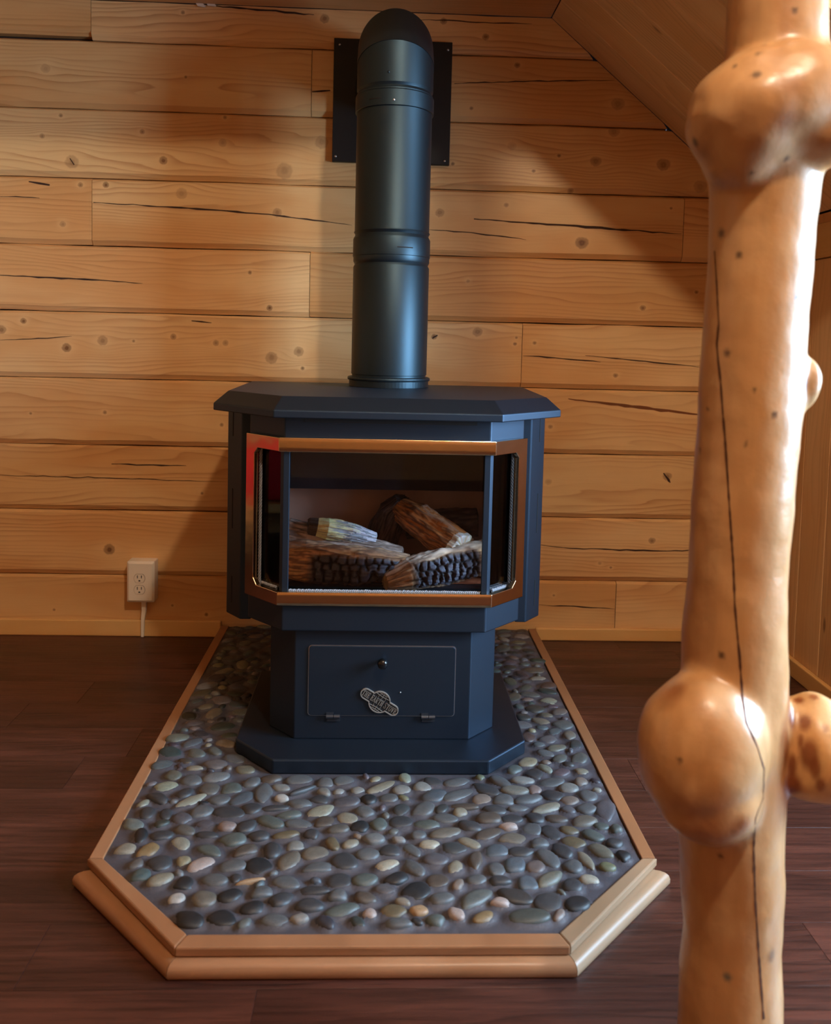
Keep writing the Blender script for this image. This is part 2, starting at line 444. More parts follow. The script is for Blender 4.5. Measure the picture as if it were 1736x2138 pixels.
def ribbon(bm, pts, nrm, width, taper=True, rnd=None):
    """thin sliver following pts; nrm: outward normal(s)"""
    pts = [Vector(p) for p in pts]; n = len(pts); prev = None
    for i, p in enumerate(pts):
        t = (pts[min(i+1, n-1)] - pts[max(i-1, 0)]).normalized()
        nn = nrm[i] if isinstance(nrm, list) else nrm
        s = t.cross(nn).normalized()
        w = width * (math.sin(math.pi * min(1, max(0.06, (i + 0.35) / (n - 0.3)))) ** 0.6 if taper else 1)
        if rnd: w *= rnd.uniform(0.55, 1.3)
        a, b = bm.verts.new(p + s*w/2), bm.verts.new(p - s*w/2)
        if prev: bm.faces.new((prev[0], prev[1], b, a))
        prev = (a, b)
for pts, wd in cracks_px:
    P = [W(*q) for q in pts]
    fine = []
    for a, b in zip(P, P[1:]):
        k = max(2, int((b - a).length / 0.02))
        for i in range(k): fine.append(a.lerp(b, i / k))
    fine.append(P[-1])
    fine = [Vector((q.x, -0.0006, q.z + rng.gauss(0, 0.0007))) for q in fine]
    mid = fine[len(fine)//2]
    par = next((pl for pl, row, xa, xb in planks if seams[row] <= mid.z < seams[row+1] and xa <= mid.x < xb), wall_back)
    bm = bmesh.new(); ribbon(bm, fine, Vector((0, -1, 0)), wd / 746.0, rnd=rng)
    bm_obj('crack', bm, M['check_light' if wd >= 6 else 'check'], par)

# floor: slab + planks
floor = tag(bm_obj('floor', box(XL, WALL_R, YR, 0.02, -0.08, -0.006), M['gap']), 'dark reddish brown laminate plank floor', kind='structure')
PW = 0.1212
row_y = -1.1735 + PW * 9
fr = random.Random(12)
k = 0
y1 = 0.0
ys = [0.0] + [-1.1735 + PW * j for j in range(9, -26, -1) if -1.1735 + PW * j < -0.02]
ys = [y for y in ys if y > YR] + [YR]
for ri, (ya, yb) in enumerate(zip(ys, ys[1:])):
    near = yb > -2.1
    xs = [XL]
    x = XL + fr.uniform(0.3, 1.1)
    if abs(ya + 1.2947) < 0.01: x = -0.147 - 1.1
    if abs(ya + 1.1735) < 0.01: x = -0.46 - 1.1
    while x < WALL_R - 0.2:
        xs.append(x); x += 1.1
    xs.append(WALL_R)
    for xa, xb in zip(xs, xs[1:]):
        bm = bmesh.new()
        c, e = 0.0003, 0.00025
        add_layers(bm, [[(xa+e, yb+e, -0.006), (xb-e, yb+e, -0.006), (xb-e, ya-e, -0.006), (xa+e, ya-e, -0.006)],
                        [(xa+e, yb+e, -c), (xb-e, yb+e, -c), (xb-e, ya-e, -c), (xa+e, ya-e, -c)],
                        [(xa+e+c, yb+e+c, 0), (xb-e-c, yb+e+c, 0), (xb-e-c, ya-e-c, 0), (xa+e+c, ya-e-c, 0)]])
        bm_obj('floor_plank', bm, M['floor_wood'], floor)

# flat low ceiling over the stove, sloped ceiling, knee wall
ceiling = tag(bm_obj('ceiling', box(XL, SX0 + 0.045, YK, 0.05, SZ0 + 0.012, SZ0 + 0.06), M['gap']), 'low flat pine board ceiling above the stove', kind='structure')
yy = 0.0; BW = 0.125
while yy > YK + 0.01:
    ye = max(YK, yy - BW)
    bm_obj('ceiling_board', box(XL, SX0 - 0.001, ye + 0.0006, yy - 0.0006, SZ0, SZ0 + 0.012), M['ceil_pine'], ceiling, bevel=0.002, seg=1)
    yy = ye
sd = Vector((KX - SX0, 0, KZ - SZ0)); sn = Vector((SLOPE, 0, 1)).normalized()
def slope_board(ya, yb, off, thick, ext0=0.0, ext1=0.0):
    a = Vector((SX0, 0, SZ0)) - sd.normalized()*ext0; b = Vector((KX, 0, KZ)) + sd.normalized()*ext1
    q = [a + sn*off, b + sn*off, b + sn*(off+thick), a + sn*(off+thick)]
    bm = bmesh.new()
    add_layers(bm, [[(p.x, ya, p.z) for p in q], [(p.x, yb, p.z) for p in q]])
    return bm
ceiling_slope = tag(bm_obj('ceiling_slope', slope_board(YK, 0.05, 0.012, 0.04, 0.0, 0.05), M['gap']), 'sloped pine board ceiling at upper right', kind='structure')
yy = 0.0
while yy > YK + 0.01:
    ye = max(YK, yy - BW)
    bm_obj('slope_board', slope_board(ye + 0.0006, yy - 0.0006, 0.0, 0.012), M['slope_pine'], ceiling_slope, bevel=0.002, seg=1)
    yy = ye
wall_right = tag(bm_obj('wall_right', box(KX + 0.012, KX + 0.07, YK, 0.05, 0, KZ - 0.02), M['gap']), 'low knee wall of vertical pine boards at right', kind='structure')
yy = 0.0; BWK = 0.12
while yy > YK + 0.01:
    ye = max(YK, yy - BWK)
    bm_obj('wall_board', box(KX, KX + 0.012, ye + 0.0006, yy - 0.0006, 0, 1.077), M['knee_pine'], wall_right, bevel=0.0025, seg=1)
    yy = ye
bm_obj('top_rail', box(KX - 0.006, KX + 0.012, YK, -0.001, 1.079, 1.165), M['base_pine'], wall_right, bevel=0.002)
bm_obj('filler_board', box(KX, KX + 0.012, YK, -0.001, 1.1665, KZ - 0.004), M['knee_pine'], wall_right)
tag(bm_obj('baseboard_right', box(KX - 0.014, KX - 0.0005, YK, -0.014, 0.0, 0.045), M['base_pine'], bevel=0.003), 'pine baseboard along the knee wall', kind='structure')
# fascia where the low alcove opens into the room
tag(bm_obj('wall_fascia', extrude_xz([(XL, SZ0), (SX0, SZ0), (KX, KZ), (KX, 0), (WALL_R, 0), (WALL_R, ZC), (XL, ZC)], YK - 0.025, YK - 0.001), M['room_pine']), 'pine wall around the alcove opening', kind='structure')
tag(bm_obj('wall_left', box(XL - 0.06, XL, YR, 0.05, 0, ZC), M['room_pine']), 'pine wall at far left', kind='structure')
tag(bm_obj('wall_rear', box(XL, WALL_R, YR - 0.06, YR, 0, ZC), M['room_pine']), 'pine wall behind the camera', kind='structure')
tag(bm_obj('ceiling_room', box(XL, WALL_R, YR, YK - 0.001, ZC, ZC + 0.05), M['ceil_pine']), 'pine ceiling of the main room', kind='structure')
bm = bmesh.new()
add_box(bm, WALL_R, WALL_R + 0.06, YR, WIN_Y0, 0, ZC); add_box(bm, WALL_R, WALL_R + 0.06, WIN_Y1, YK, 0, ZC)
add_box(bm, WALL_R, WALL_R + 0.06, WIN_Y0, WIN_Y1, 0, WIN_Z0); add_box(bm, WALL_R, WALL_R + 0.06, WIN_Y0, WIN_Y1, WIN_Z1, ZC)
tag(bm_obj('wall_window', bm, M['room_pine']), 'pine wall holding the window', kind='structure')
bm = bmesh.new()
t = 0.05
add_box(bm, WALL_R - 0.01, WALL_R + 0.05, WIN_Y0, WIN_Y0 + t, WIN_Z0, WIN_Z1); add_box(bm, WALL_R - 0.01, WALL_R + 0.05, WIN_Y1 - t, WIN_Y1, WIN_Z0, WIN_Z1)
add_box(bm, WALL_R - 0.01, WALL_R + 0.05, WIN_Y0 + t, WIN_Y1 - t, WIN_Z0, WIN_Z0 + t); add_box(bm, WALL_R - 0.01, WALL_R + 0.05, WIN_Y0 + t, WIN_Y1 - t, WIN_Z1 - t, WIN_Z1)
ym = (WIN_Y0 + WIN_Y1) / 2
add_box(bm, WALL_R - 0.01, WALL_R + 0.05, ym - 0.025, ym + 0.025, WIN_Z0 + t, WIN_Z1 - t)
tag(bm_obj('window_1', bm, M['base_pine']), 'window with pine frame in the right-hand wall', kind='structure')
# baseboards on the back wall, both sides of the hearth
HX, HW, HWF, HY1, HY2, HZ = 0.005, 0.4237, 0.2555, -1.0716, -1.2398, 0.032
tag(bm_obj('baseboard_back', box(XL, HX - HW - 0.024, -0.013, -0.0005, 0, 0.046), M['base_pine'], bevel=0.003), 'pine baseboard left of the hearth', kind='structure')
tag(bm_obj('baseboard_back', box(HX + HW + 0.024, KX - 0.015, -0.013, -0.0005, 0, 0.036), M['base_pine'], bevel=0.003), 'pine baseboard right of the hearth', kind='structure')

# ceiling lamp that lights the room
lamp = tag(empty('ceiling_lamp', (LAMP_POS.x, LAMP_POS.y, ZC)), 'round globe ceiling lamp of the main room', 'lamp')
bm_obj('canopy', lathe([(0.01, -0.03), (0.07, -0.02), (0.075, -0.0005)], (LAMP_POS.x, LAMP_POS.y, ZC), n=32), M['brass'], lamp, smooth=True)
bm_obj('stem', lathe([(0.012, -0.10), (0.012, -0.02)], (LAMP_POS.x, LAMP_POS.y, ZC), n=16), M['brass'], lamp, smooth=True)
m, nt, b = new_mat('lamp_globe')
b.inputs['Base Color'].default_value = (0.9, 0.85, 0.75, 1)
b.inputs['Emission Color'].default_value = (*LAMP_COLOR, 1); b.inputs['Emission Strength'].default_value = LAMP_STRENGTH
bm = bmesh.new(); bmesh.ops.create_uvsphere(bm, u_segments=24, v_segments=14, radius=0.055)
bmesh.ops.translate(bm, verts=bm.verts, vec=LAMP_POS)
bm_obj('globe', bm, m, lamp, smooth=True)

# low bench with a red cushion by the left wall: it shows as the red patch mirrored in the brass
bench = tag(empty('bench', (-1.98, -0.62, 0)), 'low pine bench against the left wall', 'bench')
bm_obj('seat', box(XL + 0.02, -1.80, -1.05, -0.12, 0.17, 0.205), M['base_pine'], bench, bevel=0.004)
for lx in (XL + 0.05, -1.86):
    for ly in (-1.0, -0.22):
        bm_obj('leg', box(lx, lx + 0.045, ly, ly + 0.05, 0.0005, 0.17), M['base_pine'], bench)
bm = bmesh.new(); bmesh.ops.create_uvsphere(bm, u_segments=32, v_segments=20, radius=1)
for v in bm.verts:
    sg = lambda a: math.copysign(abs(a)**0.32, a)
    v.co = Vector((-1.995 + 0.185*sg(v.co.x), -0.585 + 0.43*sg(v.co.y), 0.315 + 0.109*sg(v.co.z)))
tag(bm_obj('seat_cushion', bm, simple('red_cloth', (206, 16, 26), 0.8), None, smooth=True, origin=(-1.995, -0.585, 0.2055)), 'thick red seat cushion on the bench', 'cushion')

# ------------------------------------------------------------------ hearth
hearth = tag(empty('hearth_pad', (HX, -0.62, 0)), 'pebble hearth pad with pine edging under the stove', 'hearth')
inner = [(HX - HW, -0.016), (HX - HW, HY1), (HX - HWF, HY2), (HX + HWF, HY2), (HX + HW, HY1), (HX + HW, -0.016)]
SXC = 0.012                                   # stove centre line
BASE = [(SXC - 0.204, -0.816), (SXC + 0.204, -0.816), (SXC + 0.286, -0.734), (SXC + 0.286, -0.395), (SXC - 0.286, -0.395), (SXC - 0.286, -0.734)]
def inside(poly, x, y, m=0.0):
    """signed: True when x,y is inside poly shrunk by m (convex)"""
    n = len(poly); s = sum(poly[i][0]*poly[(i+1)%n][1] - poly[(i+1)%n][0]*poly[i][1] for i in range(n))
    for i in range(n):
        (x0, y0), (x1, y1) = poly[i], poly[(i+1)%n]
        d = ((x1-x0)*(y-y0) - (y1-y0)*(x-x0)) / math.hypot(x1-x0, y1-y0)
        if s < 0: d = -d
        if d < m: return False
    return True

PCOL = dict(grey=(104,104,104), dark=(70,68,70), dark2=(66,58,54), black=(44,43,45), brown=(98,80,66), greybrown=(108,100,90), green=(98,106,98), green2=(84,86,76), blue=(92,102,112),
  light=(150,146,136), tan=(158,144,116), tanb=(126,112,94), tanl=(140,132,114), tan2=(128,120,98), tanp=(150,126,108), cream=(196,180,148), cream2=(168,162,134), white=(206,196,182),
  pink=(164,134,122), pink2=(124,104,98), pinkl=(198,166,150), ochre=(164,124,70), ochre2=(126,104,68), orange=(204,150,96), orange2=(150,96,56), speck=(128,128,126), speckd=(74,74,74),
  greyp=(98,92,98), greyl=(140,138,126), grey2=(108,108,100), olive=(132,130,84))
LCROP = [(375,12,55,18,0,'tan'),(510,68,80,36,5,'speck'),(355,85,65,40,0,'grey'),(470,140,60,45,10,'greybrown'),(610,135,70,38,10,'green'),(735,100,45,35,30,'grey'),(855,80,65,32,0,'brown'),(1030,85,82,35,0,'grey'),(1195,100,55,33,5,'grey'),(1310,90,65,35,0,'grey'),(1555,125,90,35,20,'tan'),(1670,145,52,35,0,'light'),(810,165,52,60,80,'grey'),(920,130,55,25,-10,'light'),(1055,150,80,18,18,'dark'),(1395,150,45,25,0,'light'),(1280,157,38,22,0,'light'),(355,215,100,28,22,'cream2'),(150,200,70,35,-25,'dark'),(315,170,55,35,25,'dark'),(925,198,42,25,-10,'white'),(1035,233,68,36,-8,'grey'),(680,200,72,48,25,'blue'),(535,205,65,33,10,'grey'),(1325,222,85,40,0,'greyp'),(1160,205,65,30,-5,'dark'),(1465,210,45,38,-20,'black'),(1590,200,58,33,-5,'grey'),(590,285,90,50,-8,'dark'),(735,265,58,42,15,'dark'),(880,260,80,22,3,'dark'),(415,285,75,40,15,'grey'),(85,290,55,40,0,'dark'),(300,325,60,38,0,'greyp'),(200,300,42,38,0,'dark'),(970,302,75,25,5,'green'),(1165,280,80,40,20,'cream2'),(1330,320,60,42,-10,'tan'),(1440,285,60,35,-10,'grey'),(1025,360,82,35,-8,'grey'),(850,345,80,42,-20,'green'),(1195,345,70,35,10,'brown'),(580,375,55,35,0,'pink'),(700,375,55,45,30,'dark'),(315,400,65,40,-15,'greybrown'),(1275,395,68,33,0,'greybrown'),(1410,375,50,42,20,'black'),(1530,365,55,42,-10,'green'),(1665,345,75,42,-5,'dark'),(950,430,80,30,5,'ochre2'),(1110,425,45,38,0,'dark'),(455,430,65,30,-8,'dark'),(620,455,80,42,5,'green'),(780,435,65,32,0,'dark'),(45,430,45,50,0,'black'),(170,430,70,35,5,'dark'),(1240,480,45,45,-60,'ochre2'),(1350,485,48,32,15,'tan'),(1500,452,65,35,0,'speck'),(85,520,65,40,30,'ochre'),(1010,495,58,35,10,'light'),(465,520,75,42,-20,'green'),(700,525,85,33,15,'brown'),(865,525,60,55,0,'dark'),(1130,545,85,45,0,'tanb'),(965,590,68,60,40,'tanb'),(1310,590,85,60,-10,'dark'),(1455,550,70,45,0,'grey'),(1600,525,70,40,0,'dark'),(160,600,75,50,5,'dark'),(415,615,88,38,15,'pinkl'),(610,625,88,42,0,'grey'),(780,620,82,58,-5,'black'),(1150,630,100,35,5,'grey'),(1580,618,70,38,18,'cream'),(160,710,80,42,15,'tan'),(315,730,65,45,0,'black'),(500,710,75,48,-10,'grey'),(725,720,85,18,8,'orange'),(945,720,85,50,-10,'grey'),(1280,715,75,55,-10,'dark'),(1440,710,75,48,0,'green'),(1640,700,70,40,15,'black'),(265,828,52,40,0,'white'),(435,825,75,60,0,'tanb'),(600,810,75,50,10,'black'),(800,790,75,38,10,'grey'),(920,835,75,50,25,'dark'),(1120,780,100,35,0,'dark'),(1275,810,65,38,5,'grey'),(1440,825,75,42,-10,'brown'),(740,880,75,48,5,'black'),(1090,870,90,50,0,'dark'),(1300,900,100,48,10,'green'),(1475,920,42,38,-15,'pinkl'),(1620,905,80,45,0,'ochre2'),(350,955,85,62,-20,'black'),(545,945,90,58,-8,'black'),(880,960,85,45,0,'grey'),(715,1010,60,25,0,'tan'),(1115,1000,85,38,3,'greyl'),(1310,1000,100,40,0,'black'),(1650,985,85,38,0,'grey')]
RCROP = [(370,95,65,32,-10,'dark'),(300,125,55,35,0,'light'),(520,100,75,35,5,'grey'),(380,180,65,45,20,'blue'),(540,175,100,38,18,'grey'),(675,205,60,38,0,'tanp'),(705,140,85,35,-20,'dark'),(790,95,65,35,-30,'grey'),(880,150,82,33,-5,'tanl'),(930,88,68,28,-5,'light'),(1010,145,40,33,0,'pink'),(1110,100,75,35,5,'grey'),(1220,138,60,35,-5,'light'),(1115,180,65,40,-5,'dark'),(1295,98,42,28,0,'tanp'),(1300,30,42,28,0,'tan'),(1010,45,60,35,-15,'dark'),(880,22,45,30,10,'green'),(815,210,70,35,0,'grey'),(965,208,80,33,8,'grey'),(1335,185,55,45,-30,'grey'),(1225,215,50,38,10,'tanp'),(1085,258,90,33,12,'tan'),(1330,265,58,35,5,'grey'),(910,265,65,25,0,'grey'),(760,270,70,30,-5,'dark'),(570,250,85,25,-5,'brown'),(540,290,45,30,0,'tan'),(450,320,75,35,-5,'grey'),(310,265,60,50,30,'grey'),(715,325,80,40,-5,'brown'),(865,325,65,33,0,'dark'),(1010,320,60,35,-10,'dark'),(1140,330,75,28,-5,'brown'),(1310,345,75,42,10,'tanb'),(1450,270,58,70,80,'greyp'),(330,365,75,38,-5,'green'),(445,415,90,40,8,'tanb'),(600,375,70,42,-20,'dark'),(845,378,55,22,-3,'pinkl'),(715,420,72,42,20,'brown'),(985,395,62,45,-20,'grey'),(875,450,95,35,-3,'tanb'),(1110,410,60,50,-40,'dark'),(1220,400,65,30,-8,'ochre2'),(1425,375,48,30,0,'green'),(1520,390,35,33,0,'green'),(1370,430,70,38,-20,'green'),(1250,475,75,38,-5,'ochre2'),(1040,480,58,35,10,'grey'),(350,488,60,30,3,'cream'),(280,430,48,33,0,'grey'),(500,510,80,45,-3,'speckd'),(595,475,70,33,-20,'tan'),(770,525,75,45,10,'blue'),(920,535,78,35,0,'dark'),(1090,575,75,60,-50,'grey'),(1180,525,70,45,-35,'dark'),(1325,585,75,35,-50,'tan'),(1420,530,85,38,-25,'tan2'),(1505,480,50,38,0,'dark'),(1560,560,42,38,0,'black'),(1460,630,52,33,-10,'olive'),(235,520,65,38,-35,'grey'),(385,580,75,45,-5,'greyp'),(510,625,45,45,30,'tan'),(635,590,50,52,80,'brown'),(770,640,55,52,0,'grey'),(880,615,60,58,-20,'blue'),(1010,625,55,48,-30,'pink2'),(1245,625,60,45,-10,'grey'),(255,630,75,45,-40,'grey'),(400,715,70,52,0,'brown'),(530,738,33,38,60,'tanp'),(645,710,60,40,0,'grey'),(1105,705,75,45,30,'tan2'),(960,725,65,55,-20,'blue'),(1345,710,65,30,-10,'cream'),(1240,745,65,45,-15,'dark'),(790,720,70,35,0,'dark'),(265,770,78,65,20,'black'),(890,810,110,48,-12,'dark2'),(635,825,100,58,30,'grey2'),(795,852,65,28,-5,'pinkl'),(425,830,75,45,10,'grey'),(1095,840,90,70,0,'dark'),(1275,860,75,60,10,'black'),(285,900,55,35,0,'orange'),(520,920,55,38,-30,'pinkl'),(690,935,68,42,15,'ochre'),(970,940,130,58,-3,'green2'),(390,960,58,42,-15,'green'),(775,1020,50,18,0,'orange2')]
pebbles = []      # x, y, ra, rb, angle, height, colour
prng = random.Random(21)
def erad(p, ang):
    c, s = math.cos(ang - p[4]), math.sin(ang - p[4])
    return 1.0 / math.sqrt((c/p[2])**2 + (s/p[3])**2)
def clash(a, b, k):
    dx, dy = b[0]-a[0], b[1]-a[1]; d = math.hypot(dx, dy)
    if d > a[2] + b[2] + a[3] + b[3]: return False
    an = math.atan2(dy, dx)
    return d < k * (erad(a, an) + erad(b, an))
for crop, ox, oy in ((LCROP, 280, 1600), (RCROP, 780, 1600)):
    for cx, cy, rx, ry, an, cn in crop:
        px, py = ox + cx/2.993, oy + cy/2.993
        c = G(px, py + 1, HZ + 0.004); an = math.radians(an)
        eu = G(px + math.cos(an)*rx/2.993, py - math.sin(an)*rx/2.993, HZ + 0.004) - c
        ev = G(px + math.sin(an)*ry/2.993, py + math.cos(an)*ry/2.993, HZ + 0.004) - c
        ra, rb, th = eu.length, abs(eu.normalized().cross(ev).z) * 0.86, math.atan2(eu.y, eu.x)
        if rb > ra: ra, rb, th = rb, ra, th + math.pi/2
        p = [c.x, c.y, ra*1.08, rb*1.12, th, prng.uniform(0.0075, 0.0105), PCOL[cn]]
        if not inside(inner, p[0], p[1], 0.012) or inside(BASE, p[0], p[1], -0.012): continue
        if any(clash(p, q, 0.62) for q in pebbles): continue
        pebbles.append(p)
n_given = len(pebbles)
names = ['grey']*5 + ['dark']*5 + ['brown','greybrown','green','blue','tanb','light','tan','cream2','grey2','greyp','tan2','speck','black','tanp']
for ra0, tries in ((0.023, 2600), (0.018, 4200), (0.0135, 5200), (0.010, 4200)):
    for _ in range(tries):
        x, y = prng.uniform(HX - HW, HX + HW), prng.uniform(HY2, -0.02)
        if not inside(inner, x, y, 0.016 if y < -0.05 else 0.008) or inside(BASE, x, y, -0.014): continue
        ra = ra0 * prng.uniform(0.85, 1.12)
        p = [x, y, ra, ra * prng.uniform(0.58, 0.85), prng.gauss(0.1, 0.7), prng.uniform(0.0065, 0.009), [c + prng.uniform(-10, 10) for c in PCOL[prng.choice(names)]]]
        if any(clash(p, q, 1.0) for q in pebbles): continue
        pebbles.append(p)
# grout bed: one undulating surface that climbs a little up each stone
gx = np.arange(HX - HW, HX + HW + 1e-6, 0.0042); gy = np.arange(HY2, -0.016 + 1e-6, 0.0042)
XX, YY = np.meshgrid(gx, gy); ZZ = np.full_like(XX, HZ - 0.001)
grs = np.random.RandomState(5); ZZ += grs.normal(0, 0.00025, ZZ.shape)
for p in pebbles:
    m0 = (np.abs(XX - p[0]) < p[2]*1.8) & (np.abs(YY - p[1]) < p[2]*1.8)
    if not m0.any(): continue
    dx, dy = XX[m0] - p[0], YY[m0] - p[1]; c, s = math.cos(p[4]), math.sin(p[4])
    q = np.sqrt(((c*dx + s*dy)/p[2])**2 + ((-s*dx + c*dy)/p[3])**2)
    ZZ[m0] = np.maximum(ZZ[m0], HZ + 0.0050 * np.clip(1 - (q - 0.90)/0.45, 0, 1)**1.3)
vid = {}; verts = []; faces = []
ny, nx = XX.shape
for j in range(ny):
    for i in range(nx):
        if inside(inner, XX[j, i], YY[j, i], -0.001):
            vid[(j, i)] = len(verts); verts.append((XX[j, i], YY[j, i], ZZ[j, i]))
for j in range(ny-1):
    for i in range(nx-1):
        q = [vid.get(k) for k in ((j, i), (j, i+1), (j+1, i+1), (j+1, i))]
        if None not in q: faces.append(q)
        else:
            q = [k for k in q if k is not None]
            if len(q) == 3: faces.append(q)
me = bpy.data.meshes.new('grout_bed'); me.from_pydata(verts, [], faces)
for pl in me.polygons: pl.use_smooth = True
M['grout'] = simple('grout', (64, 60, 64), 0.5, spec=0.5, bump=0.5, bscale=260, vary=0.25, vscale=40)
grout = link_mesh('grout_bed', me, M['grout'], hearth)
bm_obj('pad_core', prism(inner, 0.0005, HZ - 0.006), M['grout'], hearth)
# pebble material: colour from the object / from the mesh attribute
def pebble_mat(name, use_attr):
    m, nt, b = new_mat(name)
    tc = nt.new('ShaderNodeTexCoord').outputs['Object']
    if use_attr:
        at = nt.new('ShaderNodeAttribute'); at.attribute_name = 'col'; col = at.outputs['Color']; vec = tc; sc = 1.0
    else:
        oi = nt.new('ShaderNodeObjectInfo'); col = oi.outputs['Color']
        ad = nt.new('ShaderNodeVectorMath', operation='ADD'); nt.l.new(tc, ad.inputs[0]); nt.l.new(nt.comb(nt.math('MULTIPLY', oi.outputs['Random'], 40.0), 0.0, 0.0), ad.inputs[1]); vec = ad.outputs[0]; sc = 1/50.0
    f = nt.noise(vec, 420*sc, 3, 0.7); g = nt.noise(vec, 90*sc, 3, 0.6)
    k = nt.math('ADD', 0.28, nt.math('ADD', nt.math('MULTIPLY', f, 0.80), nt.math('MULTIPLY', g, 0.60)))
    nt.l.new(nt.mix(1.0, col, nt.comb(k, k, k), 'MULTIPLY'), b.inputs['Base Color'])
    b.inputs['Roughness'].default_value = 0.50; b.inputs['Specular IOR Level'].default_value = 0.42
    bp = nt.new('ShaderNodeBump'); bp.inputs['Strength'].default_value = 0.18; bp.inputs['Distance'].default_value = 0.001
    nt.l.new(f, bp.inputs['Height']); nt.l.new(bp.outputs[0], b.inputs['Normal'])
    return m
M['pebble'] = pebble_mat('pebble', False); M['pebble_small'] = pebble_mat('pebble_small', True)
def dome(seed, sub=3):
    bm = bmesh.new(); bmesh.ops.create_icosphere(bm, subdivisions=sub, radius=1)
    bmesh.ops.delete(bm, geom=[v for v in bm.verts if v.co.z < -0.45], context='VERTS')
    for v in bm.verts:
        d = noise.noise(v.co*0.9 + Vector((seed*7.1, 3.3, 0)))
        e = noise.noise(v.co*1.9 + Vector((1.7, seed*5.3, 2)))
        v.co *= 1 + 0.20*d + 0.05*e
        if v.co.z > 0: v.co.z = (1 - (1 - min(1, v.co.z))**1.5)
    me = bpy.data.meshes.new('pebble_shape'); bm.to_mesh(me); bm.free()
    for p in me.polygons: p.use_smooth = True
    return me
shapes = [dome(i) for i in range(14)]
for s in shapes: s.materials.append(M['pebble'])
small_shapes = [dome(i + 30, 2) for i in range(6)]
rank = sorted(range(len(pebbles)), key=lambda i: -pebbles[i][2]*pebbles[i][3] / (pebbles[i][1] + 2.34)**3)
single = set(rank[:300]); hloc = Vector(ROOTS[hearth.name])
sv, sf, sc = [], [], []
for i, p in enumerate(pebbles):
    if i in single:
        o = bpy.data.objects.new('pebble', prng.choice(shapes)); COL.objects.link(o); o.parent = hearth
        o.location = Vector((p[0], p[1], HZ + 0.0005)) - hloc
        o.scale = (p[2], p[3], p[5]); o.rotation_euler = (prng.gauss(0, .04), prng.gauss(0, .04), p[4])
        o.color = (*lin(mute(p[6])), 1)
    else:
        s = prng.choice(small_shapes); b0 = len(sv); c, sn_ = math.cos(p[4]), math.sin(p[4])
        for v in s.vertices:
            x, y, z = v.co.x*p[2], v.co.y*p[3], v.co.z*p[5]
            sv.append((p[0] + c*x - sn_*y, p[1] + sn_*x + c*y, HZ + 0.0005 + z)); sc.append(lin(mute(p[6])))
        for f in s.polygons: sf.append([b0 + k for k in f.vertices])
if sv:
    me = bpy.data.meshes.new('small_pebbles'); me.from_pydata(sv, [], sf)
    for pl in me.polygons: pl.use_smooth = True
    set_col(me, np.array(sc, dtype=np.float32))
    o = link_mesh('small_pebbles', me, M['pebble_small'], hearth); o['kind'] = 'stuff'
print('pebbles', len(pebbles), 'given', n_given, 'rest', len(pebbles) - len(single))
# edging boards and nosing
def offset_poly(k):
    t = math.tan(math.radians(22.5))
    return [(HX - HW - k, -0.016), (HX - HW - k, HY1 - k*t), (HX - HWF - k*t, HY2 - k), (HX + HWF + k*t, HY2 - k), (HX + HW + k, HY1 - k*t), (HX + HW + k, -0.016)]
TT = HZ + 0.003
in0, out_s = offset_poly(0.0), offset_poly(0.022)
in1, out1 = offset_poly(0.0), offset_poly(0.026)
def strip(a, b, sa, sb, z0, z1, nm, bev=0.0015, pale_lit=False):
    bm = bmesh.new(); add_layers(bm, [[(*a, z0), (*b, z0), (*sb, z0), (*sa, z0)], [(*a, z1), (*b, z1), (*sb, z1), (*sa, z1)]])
    return bm_obj(nm, bm, M['trim_pale_lit' if pale_lit else 'trim_wood'], hearth, bevel=bev)
strip(in0[0], in0[1], (out_s[0][0], -0.014), (out_s[1][0], in0[1][1]), 0.0005, TT, 'edging_board')
strip(in0[5], in0[4], (out_s[5][0], -0.014), (out_s[4][0], in0[4][1]), 0.0005, TT, 'edging_board')
for i in (1, 2, 3):
    a, b = in1[i], in1[i+1]; sa, sb = out1[i], out1[i+1]
    if i == 1: sa, a = (out_s[1][0] - 0.003, in0[1][1] - 0.0008), (in1[1][0], in1[1][1] - 0.0008)
    if i == 3: sb, b = (out_s[4][0] + 0.003, in0[4][1] - 0.0008), (in1[4][0], in1[4][1] - 0.0008)
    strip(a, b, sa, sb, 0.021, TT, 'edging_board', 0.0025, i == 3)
# nosing: quarter-round moulding swept along the three front edges
for i in (1, 2, 3):
    rings = []
    for (end, vtx) in ((0, i), (1, i+1)):
        ring = []
        for k, z in [(0.001, 0.0005), (0.039, 0.0005), (0.0415, 0.004), (0.0415, 0.011), (0.039, 0.0165), (0.034, 0.0195), (0.027, 0.0205), (0.001, 0.0205)]:
            q = offset_poly(k)[vtx]
            if vtx == 1: q = (q[0], min(q[1], HY1 - 0.003))
            if vtx == 4: q = (q[0], min(q[1], HY1 - 0.003))
            ring.append((*q, z))
        rings.append(ring)
    # keep a hairline between the mitred pieces
    c = [sum((Vector(p) for p in r), Vector())/len(r) for r in rings]; d = (c[1] - c[0]).normalized()*0.0004
    rings = [[tuple(Vector(p) + d) for p in rings[0]], [tuple(Vector(p) - d) for p in rings[1]]]
    bm = bmesh.new(); add_layers(bm, rings)
    smooth_by_angle(bm_obj('nosing', bm, M['trim_pale_lit' if i == 3 else 'trim_wood'], hearth), 50)

